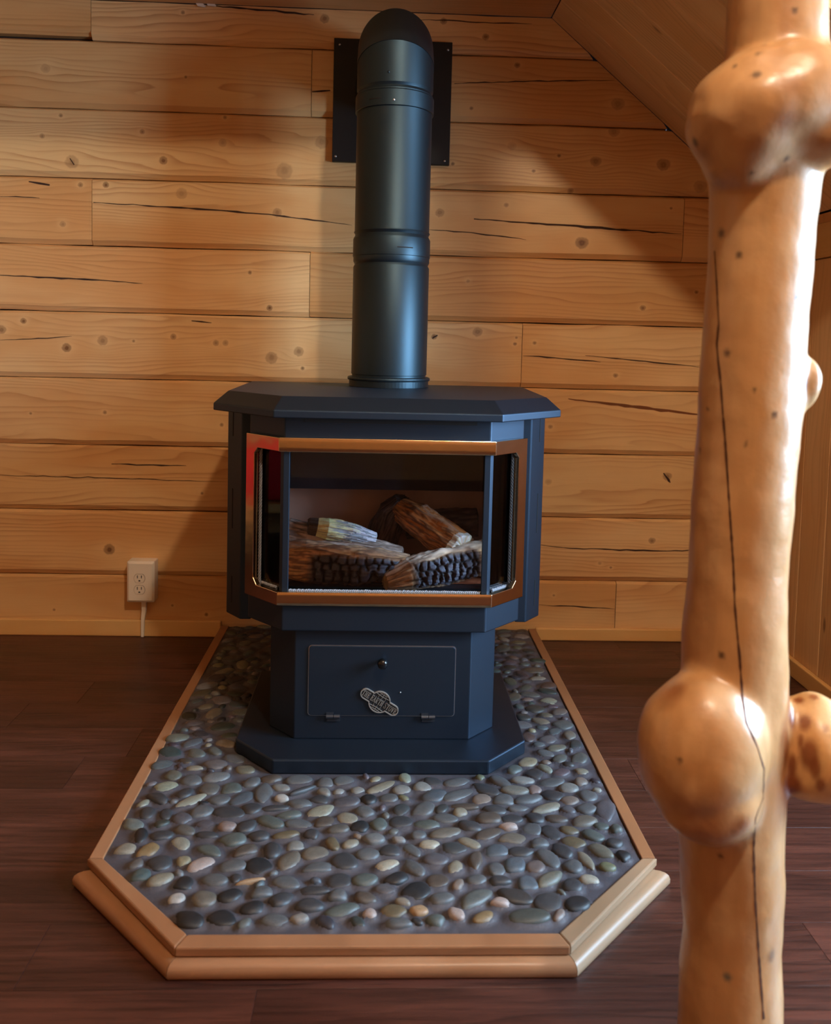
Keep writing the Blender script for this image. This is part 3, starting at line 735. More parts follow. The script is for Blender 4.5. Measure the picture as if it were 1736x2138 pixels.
# ------------------------------------------------------------------ stove
stove = tag(empty('gas_stove', (SXC, -0.52, HZ + 0.0005)), 'black pedestal gas stove with brass-framed bay window', 'stove')
def sym(half):          # half: points (x>=0, y) from front centre-right round to the back
    return [(SXC + x, y) for x, y in half] + [(SXC - x, y) for x, y in reversed(half)]
bm_obj('base_plate', prism(BASE, HZ + 0.001, 0.0607), M['black'], stove, bevel=0.003)
bm_obj('pedestal', prism(sym([(0.173, -0.733), (0.2275, -0.6785), (0.2275, -0.42)]), 0.0607, 0.284), M['black'], stove, bevel=0.002)
DX0, DX1, DZ0, DZ1, PY = SXC - 0.145, SXC + 0.142, 0.1095, 0.2485, -0.733
def rrect(x0, x1, z0, z1, r, n=4):
    P = []
    for cx, cz, a0 in ((x1-r, z1-r, 0), (x0+r, z1-r, 90), (x0+r, z0+r, 180), (x1-r, z0+r, 270)):
        for k in range(n+1):
            a = math.radians(a0 + 90*k/n); P.append((cx + r*math.cos(a), cz + r*math.sin(a)))
    return P
bm_obj('door_gap', extrude_xz(rrect(DX0-0.0014, DX1+0.0014, DZ0-0.0014, DZ1+0.0014, 0.0065), PY - 0.0006, PY + 0.001), M['steel'], stove)
door = bm_obj('door', extrude_xz(rrect(DX0, DX1, DZ0, DZ1, 0.006), PY - 0.0030, PY - 0.0002), M['black'], stove, bevel=0.0008)
bm_obj('knob', lathe([(0.004, 0), (0.004, -0.010), (0.0075, -0.013), (0.0105, -0.018), (0.0095, -0.024), (0.005, -0.027), (0.0005, -0.0275)], (SXC - 0.001, PY - 0.003, 0.2215), 'Y', 24), simple('gloss_knob', (14, 14, 15), 0.2), door, smooth=True)
for hx in (-0.083, 0.104):
    bm = bmesh.new()
    add_lathe(bm, [(0.0042, -0.0145), (0.0042, -0.0005)], (hx, PY - 0.0055, 0.1085), 'X', 16); add_lathe(bm, [(0.0042, 0.0005), (0.0042, 0.0125)], (hx, PY - 0.0055, 0.1085), 'X', 16)
    add_box(bm, hx - 0.0145, hx - 0.0005, PY - 0.0045, PY - 0.001, 0.1085, 0.116); add_box(bm, hx - 0.013, hx + 0.0125, PY - 0.0035, PY - 0.0005, 0.098, 0.1085)
    bm_obj('hinge', bm, simple('hinge_steel', (66, 68, 74), 0.35, metal=0.7), door)
bm_obj('rivet', lathe([(0.0016, 0), (0.0016, -0.0008), (0.0004, -0.0014)], (0.047, PY - 0.003, 0.157), 'Y', 10), M['steel'], door, smooth=True)
# badge
BA = math.radians(-31.5); BC = Vector((0.0065, PY - 0.0032, 0.1385))
def bpt(s, t, y=0.0):
    return (BC.x + s*math.cos(BA) - t*math.sin(BA), BC.y + y, BC.z + s*math.sin(BA) + t*math.cos(BA))
def badge_outline(k):
    hl, r, R = 0.0425 - 0.0, 0.0108 - k, 0.0218 - k
    P = []; a0 = math.asin(min(0.99, r / R))
    for a in np.linspace(-90, 90, 10): P.append((hl + 0.0 + r*math.cos(math.radians(a)) - 0.0108, r*math.sin(math.radians(a))))
    for a in np.linspace(a0, math.pi - a0, 16): P.append((R*math.cos(a), R*math.sin(a)))
    for a in np.linspace(90, 270, 10): P.append((-hl + 0.0108 + r*math.cos(math.radians(a)), r*math.sin(math.radians(a))))
    for a in np.linspace(math.pi + a0, 2*math.pi - a0, 16): P.append((R*math.cos(a), R*math.sin(a)))
    return P
badge_hl = 0.0425
def badge_extrude(k, y0, y1):
    bm = bmesh.new(); o = badge_outline(k)
    add_layers(bm, [[bpt(s, t, y0) for s, t in o], [bpt(s, t, y1) for s, t in o]]); return bm
badge = bm_obj('badge', badge_extrude(0.0012, -0.0022, 0.0), M['badge_dark'], door)
bm = bmesh.new(); oo, oi_ = badge_outline(0.0), badge_outline(0.0019)
L = [[bpt(s, t, 0.0) for s, t in oo], [bpt(s, t, -0.0040) for s, t in oo], [bpt(s, t, -0.0040) for s, t in oi_], [bpt(s, t, -0.0018) for s, t in oi_]]
add_layers(bm, L, cap=False)
bm_obj('badge_rim', bm, M['pewter'], badge)
def stroke(bm, pts, w, y0=-0.0018, y1=-0.0036):
    for (a, b) in zip(pts, pts[1:]):
        d = Vector((b[0]-a[0], b[1]-a[1])); n = Vector((-d.y, d.x)).normalized()*w/2; e = d.normalized()*w*0.25
        q = [(a[0]-e.x+n.x, a[1]-e.y+n.y), (a[0]-e.x-n.x, a[1]-e.y-n.y), (b[0]+e.x-n.x, b[1]+e.y-n.y), (b[0]+e.x+n.x, b[1]+e.y+n.y)]
        add_layers(bm, [[bpt(s, t, y0) for s, t in q], [bpt(s, t, y1) for s, t in q]])
def arc(cx, cy, rx, ry, a0, a1, n=8):
    return [(cx + rx*math.cos(math.radians(a)), cy + ry*math.sin(math.radians(a))) for a in np.linspace(a0, a1, n)]
GL = {  # letters as strokes (points in a unit box; 't' thick, 's' thin)
 'T': [('t', [(.5,0),(.5,1)]), ('s', [(.05,1),(.95,1)]), ('s', [(.05,1),(.05,.78)]), ('s', [(.95,1),(.95,.78)]), ('s', [(.28,0),(.72,0)])],
 'H': [('t', [(.2,0),(.2,1)]), ('t', [(.8,0),(.8,1)]), ('s', [(.2,.52),(.8,.52)]), ('s', [(.02,0),(.38,0)]), ('s', [(.02,1),(.38,1)]), ('s', [(.62,0),(.98,0)]), ('s', [(.62,1),(.98,1)])],
 'E': [('t', [(.25,0),(.25,1)]), ('s', [(.05,1),(.9,1)]), ('s', [(.05,0),(.9,0)]), ('s', [(.25,.52),(.66,.52)]), ('s', [(.9,1),(.9,.76)]), ('s', [(.9,0),(.9,.24)]), ('s', [(.66,.38),(.66,.66)])],
 'A': [('s', [(.1,0),(.48,1)]), ('t', [(.5,1),(.88,0)]), ('s', [(.25,.36),(.74,.36)]), ('s', [(0,0),(.26,0)]), ('s', [(.72,0),(1.02,0)])],
 'R': [('t', [(.22,0),(.22,1)]), ('s', [(.04,0),(.42,0)]), ('s', [(.04,1),(.5,1)] + arc(.5,.76,.36,.24,90,-90) + [(.22,.52)]), ('t', [(.5,.5),(.88,0)]), ('s', [(.8,0),(1.0,0)])],
 'S': [('t', arc(.5,.75,.34,.25,20,200,8) + [(.3,.6),(.7,.42)] + arc(.5,.25,.36,.25,20,-160,8)), ('s', [(.84,1),(.84,.74)]), ('s', [(.14,0),(.14,.28)])],
 'O': [('t', arc(.5,.5,.40,.5,0,360,17))],
 'V': [('t', [(.14,1),(.5,0)]), ('s', [(.5,0),(.88,1)]), ('s', [(0,1),(.32,1)]), ('s', [(.72,1),(1.02,1)])]}
def letter_mesh(ch, s0, wid, hgt):
    bm = bmesh.new()
    for kind, pts in GL[ch]:
        stroke(bm, [(s0 + x*wid, -hgt/2 + y*hgt) for x, y in pts], 0.00125 if kind == 't' else 0.00075)
    return bm
TXT = 'THE EARTH STOVE'; LW, GAP, SP = 0.0047, 0.0009, 0.0026
tot = sum(SP if c == ' ' else LW + GAP for c in TXT) - GAP; s0 = -tot/2
for ch in TXT:
    if ch == ' ': s0 += SP; continue
    bm_obj('badge_letter', letter_mesh(ch, s0, LW, 0.0112), M['pewter'], badge); s0 += LW + GAP
bm = bmesh.new()          # globe lines above and below the lettering
for sg in (1, -1):
    for rx in (0.0205, 0.0085):
        P = [q for q in arc(0, 0, rx, 0.0205, 12 if sg > 0 else 192, 168 if sg > 0 else 348, 26) if abs(q[1]) > 0.0082]
        for q0, q1 in zip(P, P[1:]): 
            if math.dist(q0, q1) < 0.008: stroke(bm, [q0, q1], 0.0008)
    stroke(bm, [(0, sg*0.0085), (0, sg*0.0205)], 0.0008)
    stroke(bm, [(-0.0145, sg*0.0130), (0, sg*0.0118), (0.0145, sg*0.0130)], 0.0008); stroke(bm, [(-0.010, sg*0.0172), (0, sg*0.0160), (0.010, sg*0.0172)], 0.0008)
bm_obj('badge_globe', bm, M['pewter'], badge)

# body
BF, BFY, BS, BSY, BB = 0.197, -0.753, 0.274, -0.676, -0.27
body_poly = sym([(BF, BFY), (BS, BSY), (BS, BB)])
bm_obj('lower_skirt', prism(body_poly, 0.284, 0.345), M['black'], stove, bevel=0.0025)
bm_obj('upper_band', prism(body_poly, 0.650, 0.6995), M['black'], stove, bevel=0.0025)
bm_obj('vent_slot', box(SXC - 0.16, SXC + 0.17, BFY - 0.0006, BFY + 0.003, 0.689, 0.6965), M['slot'], stove)
for sg in (-1, 1):
    xa, xb = sorted((SXC + sg*BS, SXC + sg*(BS - 0.006)))
    bm_obj('body_side', box(xa, xb, BSY + 0.010, BB, 0.345, 0.650), M['black'], stove)
bm_obj('body_back', box(SXC - BS, SXC + BS, BB - 0.008, BB, 0.345, 0.650), M['black'], stove)
# lid
lid_o = sym([(0.214, -0.790), (0.352, -0.652), (0.356, -0.236)]); lid_i = sym([(0.203, -0.748), (0.327, -0.624), (0.338, -0.243)]); lid_u = sym([(0.208, -0.778), (0.345, -0.645), (0.350, -0.24)])
bm = bmesh.new(); add_layers(bm, [[(*p, 0.6998) for p in lid_u], [(*p, 0.6998) for p in lid_o], [(*p, 0.714) for p in lid_o], [(*p, 0.738) for p in lid_i]])
bm_obj('lid', bm, M['black'], stove, bevel=0.0018, angle=12)
# side panels with slots
for sg in (-1, 1):
    poly = [(0.2845, -0.572), (0.308, -0.572), (0.345, -0.527), (0.345, -0.285), (0.2845, -0.285)]
    P = [(SXC + sg*x, y) for x, y in poly]
    sp = bm_obj('side_panel', prism(P if sg > 0 else P[::-1], 0.244, 0.699), M['black'], stove, bevel=0.0025)
    a, b = Vector((0.308, -0.572)), Vector((0.345, -0.527)); c = a.lerp(b, 0.62); d = (b - a).normalized(); n = Vector((d.y, -d.x))
    for z0, z1 in ((0.635, 0.694), (0.435, 0.522), (0.272, 0.330)):
        q = [c - d*0.0012 + n*0.0006, c + d*0.0012 + n*0.0006, c + d*0.0012 - n*0.002, c - d*0.0012 - n*0.002]
        q = [(SXC + sg*v.x, v.y) for v in q]
        bm_obj('slot', prism(q if sg > 0 else q[::-1], z0, z1), M['slot'], sp)
    bm_obj('hanger', box(*sorted((SXC + sg*0.2735, SXC + sg*0.286)), -0.55, -0.30, 0.60, 0.69), M['black'], stove)
# brass window frame
BZ0, BZ1, BT, BBm = 0.338, 0.660, 0.0265, 0.0255
def brass_bar(z0, z1):
    bm = bmesh.new(); zc, hh = (z0 + z1)/2, (z1 - z0)/2; rows = []
    for sgx in (-1, 1):
        ring = [(SXC + sgx*0.2002, -0.7535, z0), (SXC + sgx*0.2002, -0.7535, z1)]
        for k in range(11):
            u = 1 - k/5.0
            y = -0.7645 - 0.0018*(1 - abs(u)**6)
            ring.append((SXC + sgx*(0.2052 - (0.766 + y)*0.4), y, zc + hh*u))
        rows.append(ring)
    add_layers(bm, rows); return bm
frame = bm_obj('window_frame', brass_bar(BZ1 - BT, BZ1), M['brass'], stove); smooth_by_angle(frame, 40)
smooth_by_angle(bm_obj('frame_bar', brass_bar(BZ0, BZ0 + BBm), M['brass'], frame), 40)
FL = 0.1035
for sg in (-1, 1):
    o0 = Vector((SXC + sg*0.2056, -0.7657)); d = Vector((sg*0.7071, 0.7071)); n = Vector((sg*0.7071, -0.7071))
    S = 0.026
    c_out = [(0, BZ1), (FL, BZ1), (FL, BZ0), (0, BZ0), (0, BZ0 + BBm), (FL - S - 0.011, BZ0 + BBm), (FL - S, BZ0 + BBm + 0.013), (FL - S, BZ1 - BT - 0.012), (FL - S - 0.011, BZ1 - BT), (0, BZ1 - BT)]
    bm = bmesh.new()
    add_layers(bm, [[(o0.x + d.x*s, o0.y + d.y*s, z) for s, z in c_out], [(o0.x + d.x*s - n.x*0.0105, o0.y + d.y*s - n.y*0.0105, z) for s, z in c_out]], cap=False)
    # caps as quads (concave outline)
    bm.verts.ensure_lookup_table(); N = len(c_out)
    for base in (0, N):
        v = [bm.verts[base + i] for i in range(N)]
        bm.faces.new((v[0], v[1], v[7], v[8], v[9])); bm.faces.new((v[1], v[2], v[6], v[7])); bm.faces.new((v[2], v[3], v[4], v[5], v[6]))
    bm_obj('frame_wing', bm, M['brass'], frame, bevel=0.0012)
    # mullion at the corner
    e = Vector((SXC + sg*BF, -0.7575))
    q = [(e.x - sg*0.011, -0.7575), (e.x + sg*0.0005, -0.7575), (e.x + sg*0.0068, -0.7512), (e.x + sg*0.003, -0.7462), (e.x - sg*0.011, -0.7485)]
    bm_obj('mullion', prism(q if sg > 0 else q[::-1], 0.345, 0.650), M['black'], stove, bevel=0.0008)
    # side pane, set behind the wing
    g0 = Vector((SXC + sg*(BF + 0.004), -0.7445)); gn = n
    q = [g0, g0 + d*0.098, g0 + d*0.098 - gn*0.004, g0 - gn*0.004]
    q = [(v.x, v.y) for v in q]
    bm_obj('glass_pane', prism(q if sg > 0 else q[::-1], 0.3455, 0.6495), M['glass'], stove)
    # rope gasket along the stile and bottom
    bm = bmesh.new(); gp = g0 + d*(FL - S - 0.0075) - gn*0.0025
    base = o0 + d*(FL - S - 0.004) - n*0.0135
    for strand in range(3):
        pts = []
        for k in range(150):
            z = BZ0 + BBm - 0.006 + (BZ1 - BT - BZ0 - BBm + 0.012)*k/149; a = k*0.62 + strand*2.094
            pts.append((base.x + d.x*0.0022*math.cos(a) + n.x*0.0016*math.sin(a), base.y + d.y*0.0022*math.cos(a) + n.y*0.0016*math.sin(a), z))
        add_tube(bm, pts, 0.0017, 5)
    bm_obj('rope_gasket', bm, M['rope'] if sg < 0 else M['rope_dark'], stove, smooth=True)
bm_obj('glass_pane', box(SXC - 0.1945, SXC + 0.1945, -0.7475, -0.7435, 0.3455, 0.6495), M['glass'], stove)
def rope_line(a, b, nm, mat):
    bm = bmesh.new(); a, b = Vector(a), Vector(b); t = (b-a).normalized(); up = Vector((0,0,1)); s = t.cross(up)
    n = int((b-a).length/0.0013)
    for strand in range(3):
        pts = [a.lerp(b, k/n) + s*0.0018*math.cos(k*0.7 + strand*2.094) + up*0.0022*math.sin(k*0.7 + strand*2.094) + up*0.0012*noise.noise(Vector((k*0.11, strand, 0))) for k in range(n+1)]
        add_tube(bm, pts, 0.0019, 5)
    return bm_obj(nm, bm, mat, stove, smooth=True)
rope_line((SXC - 0.185, -0.7535, 0.3630), (SXC + 0.185, -0.7535, 0.3630), 'rope_gasket', M['rope'])
rope_line((SXC + 0.209, -0.737, 0.3630), (SXC + 0.255, -0.691, 0.3630), 'rope_gasket', M['rope'])
rope_line((SXC - 0.209, -0.737, 0.3635), (SXC - 0.255, -0.691, 0.3635), 'rope_gasket', M['rope'])
# firebox
bm_obj('firebox_back', box(SXC - 0.267, SXC + 0.267, -0.415, -0.405, 0.3455, 0.6495), M['liner'], stove)
for sg in (-1, 1):
    bm_obj('firebox_side', box(*sorted((SXC + sg*0.2675, SXC + sg*0.2600)), -0.664, -0.416, 0.3455, 0.6495), M['liner'], stove)
bm_obj('firebox_hood', box(SXC - 0.259, SXC + 0.259, -0.50, -0.416, 0.516, 0.6495), M['soot'], stove)
bm_obj('firebox_floor', box(SXC - 0.259, SXC + 0.259, -0.74 + 0.075, -0.416, 0.3455, 0.352), M['soot'], stove)
bm = bmesh.new()
bmesh.ops.create_grid(bm, x_segments=36, y_segments=20, size=1)
for v in bm.verts:
    v.co = Vector((SXC + v.co.x*0.235, -0.55 + v.co.y*0.11, 0.3535 + 0.012*(1 - v.co.x**2)*(1 - v.co.y**2) + 0.006*noise.noise(Vector((v.co.x*6, v.co.y*4, 0)))))
bm_obj('ember_bed', bm, M['embers'], stove, smooth=True)

# ------------------------------------------------------------------ ceramic logs inside the stove
M['ceramic'] = attr_mat('ceramic_log', 0.55, bump=0.6, bscale=260, nvar=0.3, nscale=90)
def vor(u, v, cells):
    d1 = d2 = 9; cid = 0
    for i, (a, b) in enumerate(cells):
        d = math.hypot(u - a, (v - b))
        if d < d1: d2, d1, cid = d1, d, i
        elif d < d2: d2 = d
    return d1, d2, cid
def log_mesh(name, pts, radii, label, seed, colour_fn, ns=96, nu=150, char=None, flat=0.85, bark=0.10, group='logs in the stove'):
    """pts: centreline; radii; colour_fn(t, a, h) -> rgb; char(t,a)->0..1 where alligator char sits"""
    pts = [Vector(p) for p in pts]; cum = [0]
    for a, b in zip(pts, pts[1:]): cum.append(cum[-1] + (b-a).length)
    tot = cum[-1]
    def at(t):
        s = t*tot
        for i in range(len(pts)-1):
            if s <= cum[i+1] or i == len(pts)-2:
                f = (s-cum[i])/(cum[i+1]-cum[i]); f = max(0, min(1, f)); return pts[i].lerp(pts[i+1], f), radii[i]*(1-f) + radii[i+1]*f
    lr = random.Random(seed)
    rmean = sum(radii)/len(radii); circ = 2*math.pi*rmean
    cells = []
    if char:
        for i in range(26):
            for j in range(9):
                cells.append((tot*(i + 0.5*(j % 2) + lr.uniform(-.2, .2))/16, circ*(j + lr.uniform(-.2, .2))/9))
    rings = []; cols = []
    axis = (pts[-1]-pts[0]).normalized(); side = axis.cross(Vector((0,0,1))).normalized(); up = side.cross(axis).normalized()
    T = [0.0, 0.0, 0.0] + [i/nu for i in range(nu+1)] + [1.0, 1.0, 1.0]; SC = [0.02, 0.45, 0.8] + [1.0]*(nu+1) + [0.8, 0.45, 0.02]
    for ti, t in enumerate(T):
        c, r = at(t); cap = SC[ti] < 1
        ring = []
        for k in range(ns):
            a = 2*math.pi*k/ns; dirv = side*math.cos(a) + up*math.sin(a)*flat
            h = noise.fractal(Vector((t*tot*14, math.cos(a)*2.2 + seed, math.sin(a)*2.2)), 1.0, 2.0, 4)
            g = noise.fractal(Vector((t*tot*25, math.cos(a)*11 + seed, math.sin(a)*11)), 1.0, 2.0, 3)
            rr = r*(1 + 0.16*h + bark*g); cf = 0; edge = 0
            if char:
                cf = char(t, a)
                if cf > 0:
                    d1, d2, cid = vor(t*tot, a*rmean, cells); edge = max(0, 1 - (d2-d1)/0.0055)
                    rr -= cf*0.0075*edge**0.8; rr += cf*0.002*((cid*37 % 11)/11 - .4)
            rr *= SC[ti]
            off = axis*(0.006*noise.noise(Vector((k*0.4, seed, ti*0.3)))*(-1 if t > 0.5 else 1) if cap else 0)
            ring.append(c + dirv*rr + off); cols.append(colour_fn(t, a, g, cf, edge, cap))
        rings.append(ring)
    bm = bmesh.new(); add_layers(bm, rings)
    bmesh.ops.recalc_face_normals(bm, faces=bm.faces)
    me = bpy.data.meshes.new(name); bm.to_mesh(me); bm.free()
    for p in me.polygons: p.use_smooth = True
    set_col(me, np.clip(np.array([lin(c) for c in cols], dtype=np.float32)*2.2, 0, 0.85))
    mid = pts[len(pts)//2]
    o = link_mesh(name, me, M['ceramic'], None, origin=(mid.x, mid.y, min(v.co.z for v in me.vertices)))
    return tag(o, label, 'log', group)
def mixc(a, b, f):
    f = max(0, min(1, f)); return tuple(x*(1-f) + y*f for x, y in zip(a, b))
def c_front_left(t, a, g, cf, edge, cap):
    base = mixc((176, 134, 90), (100, 72, 52), 0.45 + g*2.4)
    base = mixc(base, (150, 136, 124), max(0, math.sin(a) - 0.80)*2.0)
    ch = mixc((62, 64, 72), (7, 6, 7), edge*1.5)
    return mixc(base, ch, cf*1.4)
def ch_fl(t, a):      # char on the camera side, low, from t 0.22 to the end
    aa = (math.degrees(a) + 360) % 360
    front = max(0, 1 - abs((aa - 180 + 180) % 360 - 180 + 0) / 180)
    f = 1 - min(1, abs(((aa - 196 + 180) % 360) - 180)/62)
    return max(0, min(1, f*3)) * max(0, min(1, (t - 0.30)*9)) 
# direction check: side = axis x up; for axis +X side points to -Y (towards the camera) => a = 0 faces the camera
def ch_front(c0, c1, mid=-12, half=60):
    def f(t, a):
        aa = ((math.degrees(a) - mid + 180) % 360) - 180
        return max(0, min(1, (1 - abs(aa)/half)*3.2)) * max(0, min(1, (t - c0)*10)) * max(0, min(1, (c1 - t)*10))
    return f
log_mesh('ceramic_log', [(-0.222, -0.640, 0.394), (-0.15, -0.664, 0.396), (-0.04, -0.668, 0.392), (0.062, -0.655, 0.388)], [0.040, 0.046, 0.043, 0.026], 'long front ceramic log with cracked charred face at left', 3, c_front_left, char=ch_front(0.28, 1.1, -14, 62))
def c_front_right(t, a, g, cf, edge, cap):
    base = mixc((168, 132, 92), (110, 82, 58), 0.5 + g*1.6)
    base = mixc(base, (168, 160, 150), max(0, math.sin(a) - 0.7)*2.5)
    if cap and t < 0.5: return (176, 140, 98)
    return mixc(base, mixc((62, 63, 70), (7, 6, 7), edge*1.5), cf*1.4)
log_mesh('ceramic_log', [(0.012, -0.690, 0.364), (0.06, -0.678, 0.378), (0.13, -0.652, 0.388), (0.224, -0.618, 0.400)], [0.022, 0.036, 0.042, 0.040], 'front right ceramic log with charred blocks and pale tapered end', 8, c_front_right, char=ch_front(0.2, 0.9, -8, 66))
def c_brown(t, a, g, cf, edge, cap):
    base = mixc((150, 98, 54), (84, 50, 28), 0.45 + g*2.0)
    if t > 0.93 or (cap and t > 0.5): return mixc((206, 192, 178), (176, 140, 112), 0.5 + g)
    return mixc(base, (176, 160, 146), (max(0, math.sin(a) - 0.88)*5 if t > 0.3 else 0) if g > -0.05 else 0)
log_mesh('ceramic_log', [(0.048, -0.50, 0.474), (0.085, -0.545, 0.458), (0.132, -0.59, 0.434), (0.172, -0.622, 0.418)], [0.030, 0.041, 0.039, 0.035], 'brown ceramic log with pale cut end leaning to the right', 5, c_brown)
def c_dark(t, a, g, cf, edge, cap):
    return mixc((66, 56, 54), (20, 18, 20), 0.5 + g*1.8)
log_mesh('ceramic_log', [(0.000, -0.47, 0.372), (0.012, -0.478, 0.420), (0.030, -0.488, 0.468), (0.052, -0.492, 0.494)], [0.040, 0.042, 0.040, 0.026], 'blackened upright ceramic log chunk at the centre back', 6, c_dark)
def c_grey(t, a, g, cf, edge, cap):
    return mixc((150, 136, 126), (84, 72, 64), 0.5 + g*1.7)
log_mesh('ceramic_log', [(-0.196, -0.575, 0.425), (-0.15, -0.585, 0.418), (-0.06, -0.592, 0.404), (0.045, -0.598, 0.388)], [0.046, 0.044, 0.040, 0.028], 'long grey bark-textured ceramic log behind the front left log', 9, c_grey)
def c_ash(t, a, g, cf, edge, cap):
    base = mixc((112, 116, 120), (70, 70, 74), 0.5 + g*2)
    base = mixc(base, (150, 146, 154), 1 if (g > 0.14 and t > 0.35) else 0)
    return mixc(base, (190, 176, 122), max(0, min(1, (0.52 - t)*4 + g*2)) if t > 0.08 else 0) if t > 0.12 else mixc((70, 60, 54), (40, 36, 34), .5+g)
log_mesh('ceramic_log', [(-0.150, -0.602, 0.455), (-0.11, -0.612, 0.452), (-0.06, -0.605, 0.442), (-0.01, -0.585, 0.426)], [0.020, 0.026, 0.024, 0.016], 'short ash-grey ceramic log with yellow-white ash end', 11, c_ash)
log_mesh('ceramic_log', [(0.06, -0.450, 0.425), (0.13, -0.455, 0.432), (0.222, -0.46, 0.438)], [0.034, 0.038, 0.038], 'dark sooty ceramic log at the back right', 13, c_dark, nu=60, ns=40)

# ------------------------------------------------------------------ stove pipe
PX, PYY = 0.013, -0.345
pipe = tag(empty('stove_pipe', (PX, PYY, 0.7385)), 'black vertical stove pipe bending into the wall', 'stove pipe')
bm_obj('collar', lathe([(0.0945, 0.7386), (0.0945, 0.7525), (0.0975, 0.7535), (0.0985, 0.7565), (0.0975, 0.7600), (0.0935, 0.7615), (0.0905, 0.7615)], (PX, PYY, 0), n=72), M['black_pipe'], pipe, smooth=False)
def groove(r, z, d=0.0032, w=0.0065):
    return [(r, z - w), (r - d*0.55, z - w*0.5), (r - d, z), (r - d*0.55, z + w*0.5), (r, z + w)]
R1, R2 = 0.0898, 0.0880
o = bm_obj('pipe_section', lathe([(R1 - 0.002, 0.7616), (R1 - 0.002, 0.766), (R1, 0.767)] + groove(R1, 1.0245) + [(R1, 1.0415), (R1 + 0.0012, 1.0425), (R1 + 0.0012, 1.0445)], (PX, PYY, 0), n=72), M['black_pipe'], pipe); smooth_by_angle(o, 40)
o = bm_obj('pipe_section', lathe([(R1 + 0.0014, 1.0446), (R1 + 0.0012, 1.083)] + groove(R1 - 0.0003, 1.0925) + [(R2, 1.102), (R2, 1.373)], (PX, PYY, 0), n=72), M['black_pipe'], pipe); smooth_by_angle(o, 40)
o = bm_obj('draw_band', lathe([(0.0900, 1.3731), (0.0916, 1.374), (0.0916, 1.4085), (0.0890, 1.411)], (PX, PYY, 0), n=72), M['black_pipe'], pipe); smooth_by_angle(o, 40)
RB, Z0E, RE = 0.096, 1.439, 0.0890
def ring_at(phi, tilt=0.0, r=RE, n=72):
    """ring of the elbow on the mitre plane at angle phi (deg)"""
    cY = PYY + RB
    out = []
    for i in range(n):
        a = 2*math.pi*i/n
        rad = RB + r*math.cos(a); 
        ph = math.radians(phi)
        if phi <= 45: rho = rad/math.cos(ph) if phi in (0, 22.5) else rad
        else: rho = rad/math.cos(math.radians(90 - phi)) if phi in (67.5, 90) else rad
        out.append((PX + r*math.sin(a), cY - rho*math.cos(ph), Z0E + rho*math.sin(ph)))
    return out
def shift_ring(r, dy=0, dz=0): return [(x, y + dy, z + dz) for x, y, z in r]
bot = [(PX + RE*math.sin(2*math.pi*i/72), PYY - RE*math.cos(2*math.pi*i/72)*1.0, 1.4112) for i in range(72)]
def circ(r, z): return [(PX + r*math.sin(2*math.pi*i/72), PYY - r*math.cos(2*math.pi*i/72), z) for i in range(72)]
bm = bmesh.new(); add_layers(bm, [circ(RE, 1.4112)] + [circ(r, z) for r, z in groove(RE, 1.420, 0.003, 0.006)] + [ring_at(22.5)], cap=False)
elbow = bm_obj('elbow', bm, M['black_pipe'], pipe); smooth_by_angle(elbow, 25)
mid_a, mid_b = ring_at(22.5, r=RE + 0.0012), ring_at(67.5, r=RE + 0.0012)
bm = bmesh.new(); add_layers(bm, [ring_at(22.5, r=RE - 0.001), mid_a, mid_b, ring_at(67.5, r=RE - 0.001)], cap=False); o = bm_obj('elbow_gore', bm, M['black_pipe'], elbow); smooth_by_angle(o, 25)
end = [(x, -0.024, z) for x, y, z in ring_at(90)]
bm = bmesh.new(); add_layers(bm, [ring_at(67.5), end], cap=False); o = bm_obj('elbow_outlet', bm, M['black_pipe'], elbow); smooth_by_angle(o, 25)
def pipe_screw(px, py, r_at, mat, nm='screw', par=pipe, rs=0.0028):
    p = W(px, py, PYY - r_at + 0.002); a = math.asin(max(-1, min(1, (p.x - PX)/r_at))); n = Vector((math.sin(a), -math.cos(a), 0))
    c = Vector((PX, PYY, p.z)) + n*r_at
    bm = bmesh.new(); bmesh.ops.create_uvsphere(bm, u_segments=12, v_segments=8, radius=rs)
    for v in bm.verts: v.co = c + Vector((v.co.x, v.co.y, v.co.z)) - n*(n.dot(v.co))*0.4
    bm_obj(nm, bm, mat, par, smooth=True)
pipe_screw(823, 208.5, 0.0916, M['steel']); pipe_screw(812, 150, RE, M['black_pipe'], par=elbow)
for px, py, r_at, hw in ((847, 516, R1 + 0.0013, 0.019), (784, 203, 0.0917, 0.016)):      # seam lock marks
    p = W(px, py, PYY - r_at + 0.004); a0 = math.asin((p.x - PX)/r_at); bm = bmesh.new(); rows = []
    for k in range(9):
        a = a0 + (k/8 - .5)*2*hw/r_at; n = Vector((math.sin(a), -math.cos(a), 0))
        rows.append([Vector((PX, PYY, p.z + dz)) + n*(r_at + dr) for dz, dr in ((-0.0016, -0.001), (-0.001, 0.0008), (0.001, 0.0008), (0.0016, -0.001))])
    add_layers(bm, rows); bm_obj('seam_lock', bm, M['slot'], pipe)
# wall plate behind the elbow
tp = tag(empty('wall_thimble', (PX - 0.004, -0.01, 1.33)), 'square black wall plate behind the pipe elbow', 'wall plate')
bm_obj('plate', box(-0.153, 0.1685, -0.017, -0.0006, 1.331, 1.660), M['plate'], tp, bevel=0.0015)
bm_obj('thimble_ring', lathe([(0.0925, -0.0172), (0.107, -0.0172), (0.105, -0.0235), (0.0925, -0.0235)], (PX, 0, Z0E + RB), 'Y', 64, cap=False), M['plate'], tp)
for px, py in ((710, 93), (936, 104), (701, 326), (929, 336)):
    p = W(px, py, -0.018); bm = bmesh.new(); add_lathe(bm, [(0.0034, 0), (0.003, -0.0015), (0.0008, -0.0024)], (p.x, -0.0171, p.z), 'Y', 12)
    bm_obj('screw', bm, M['steel'], tp, smooth=True)

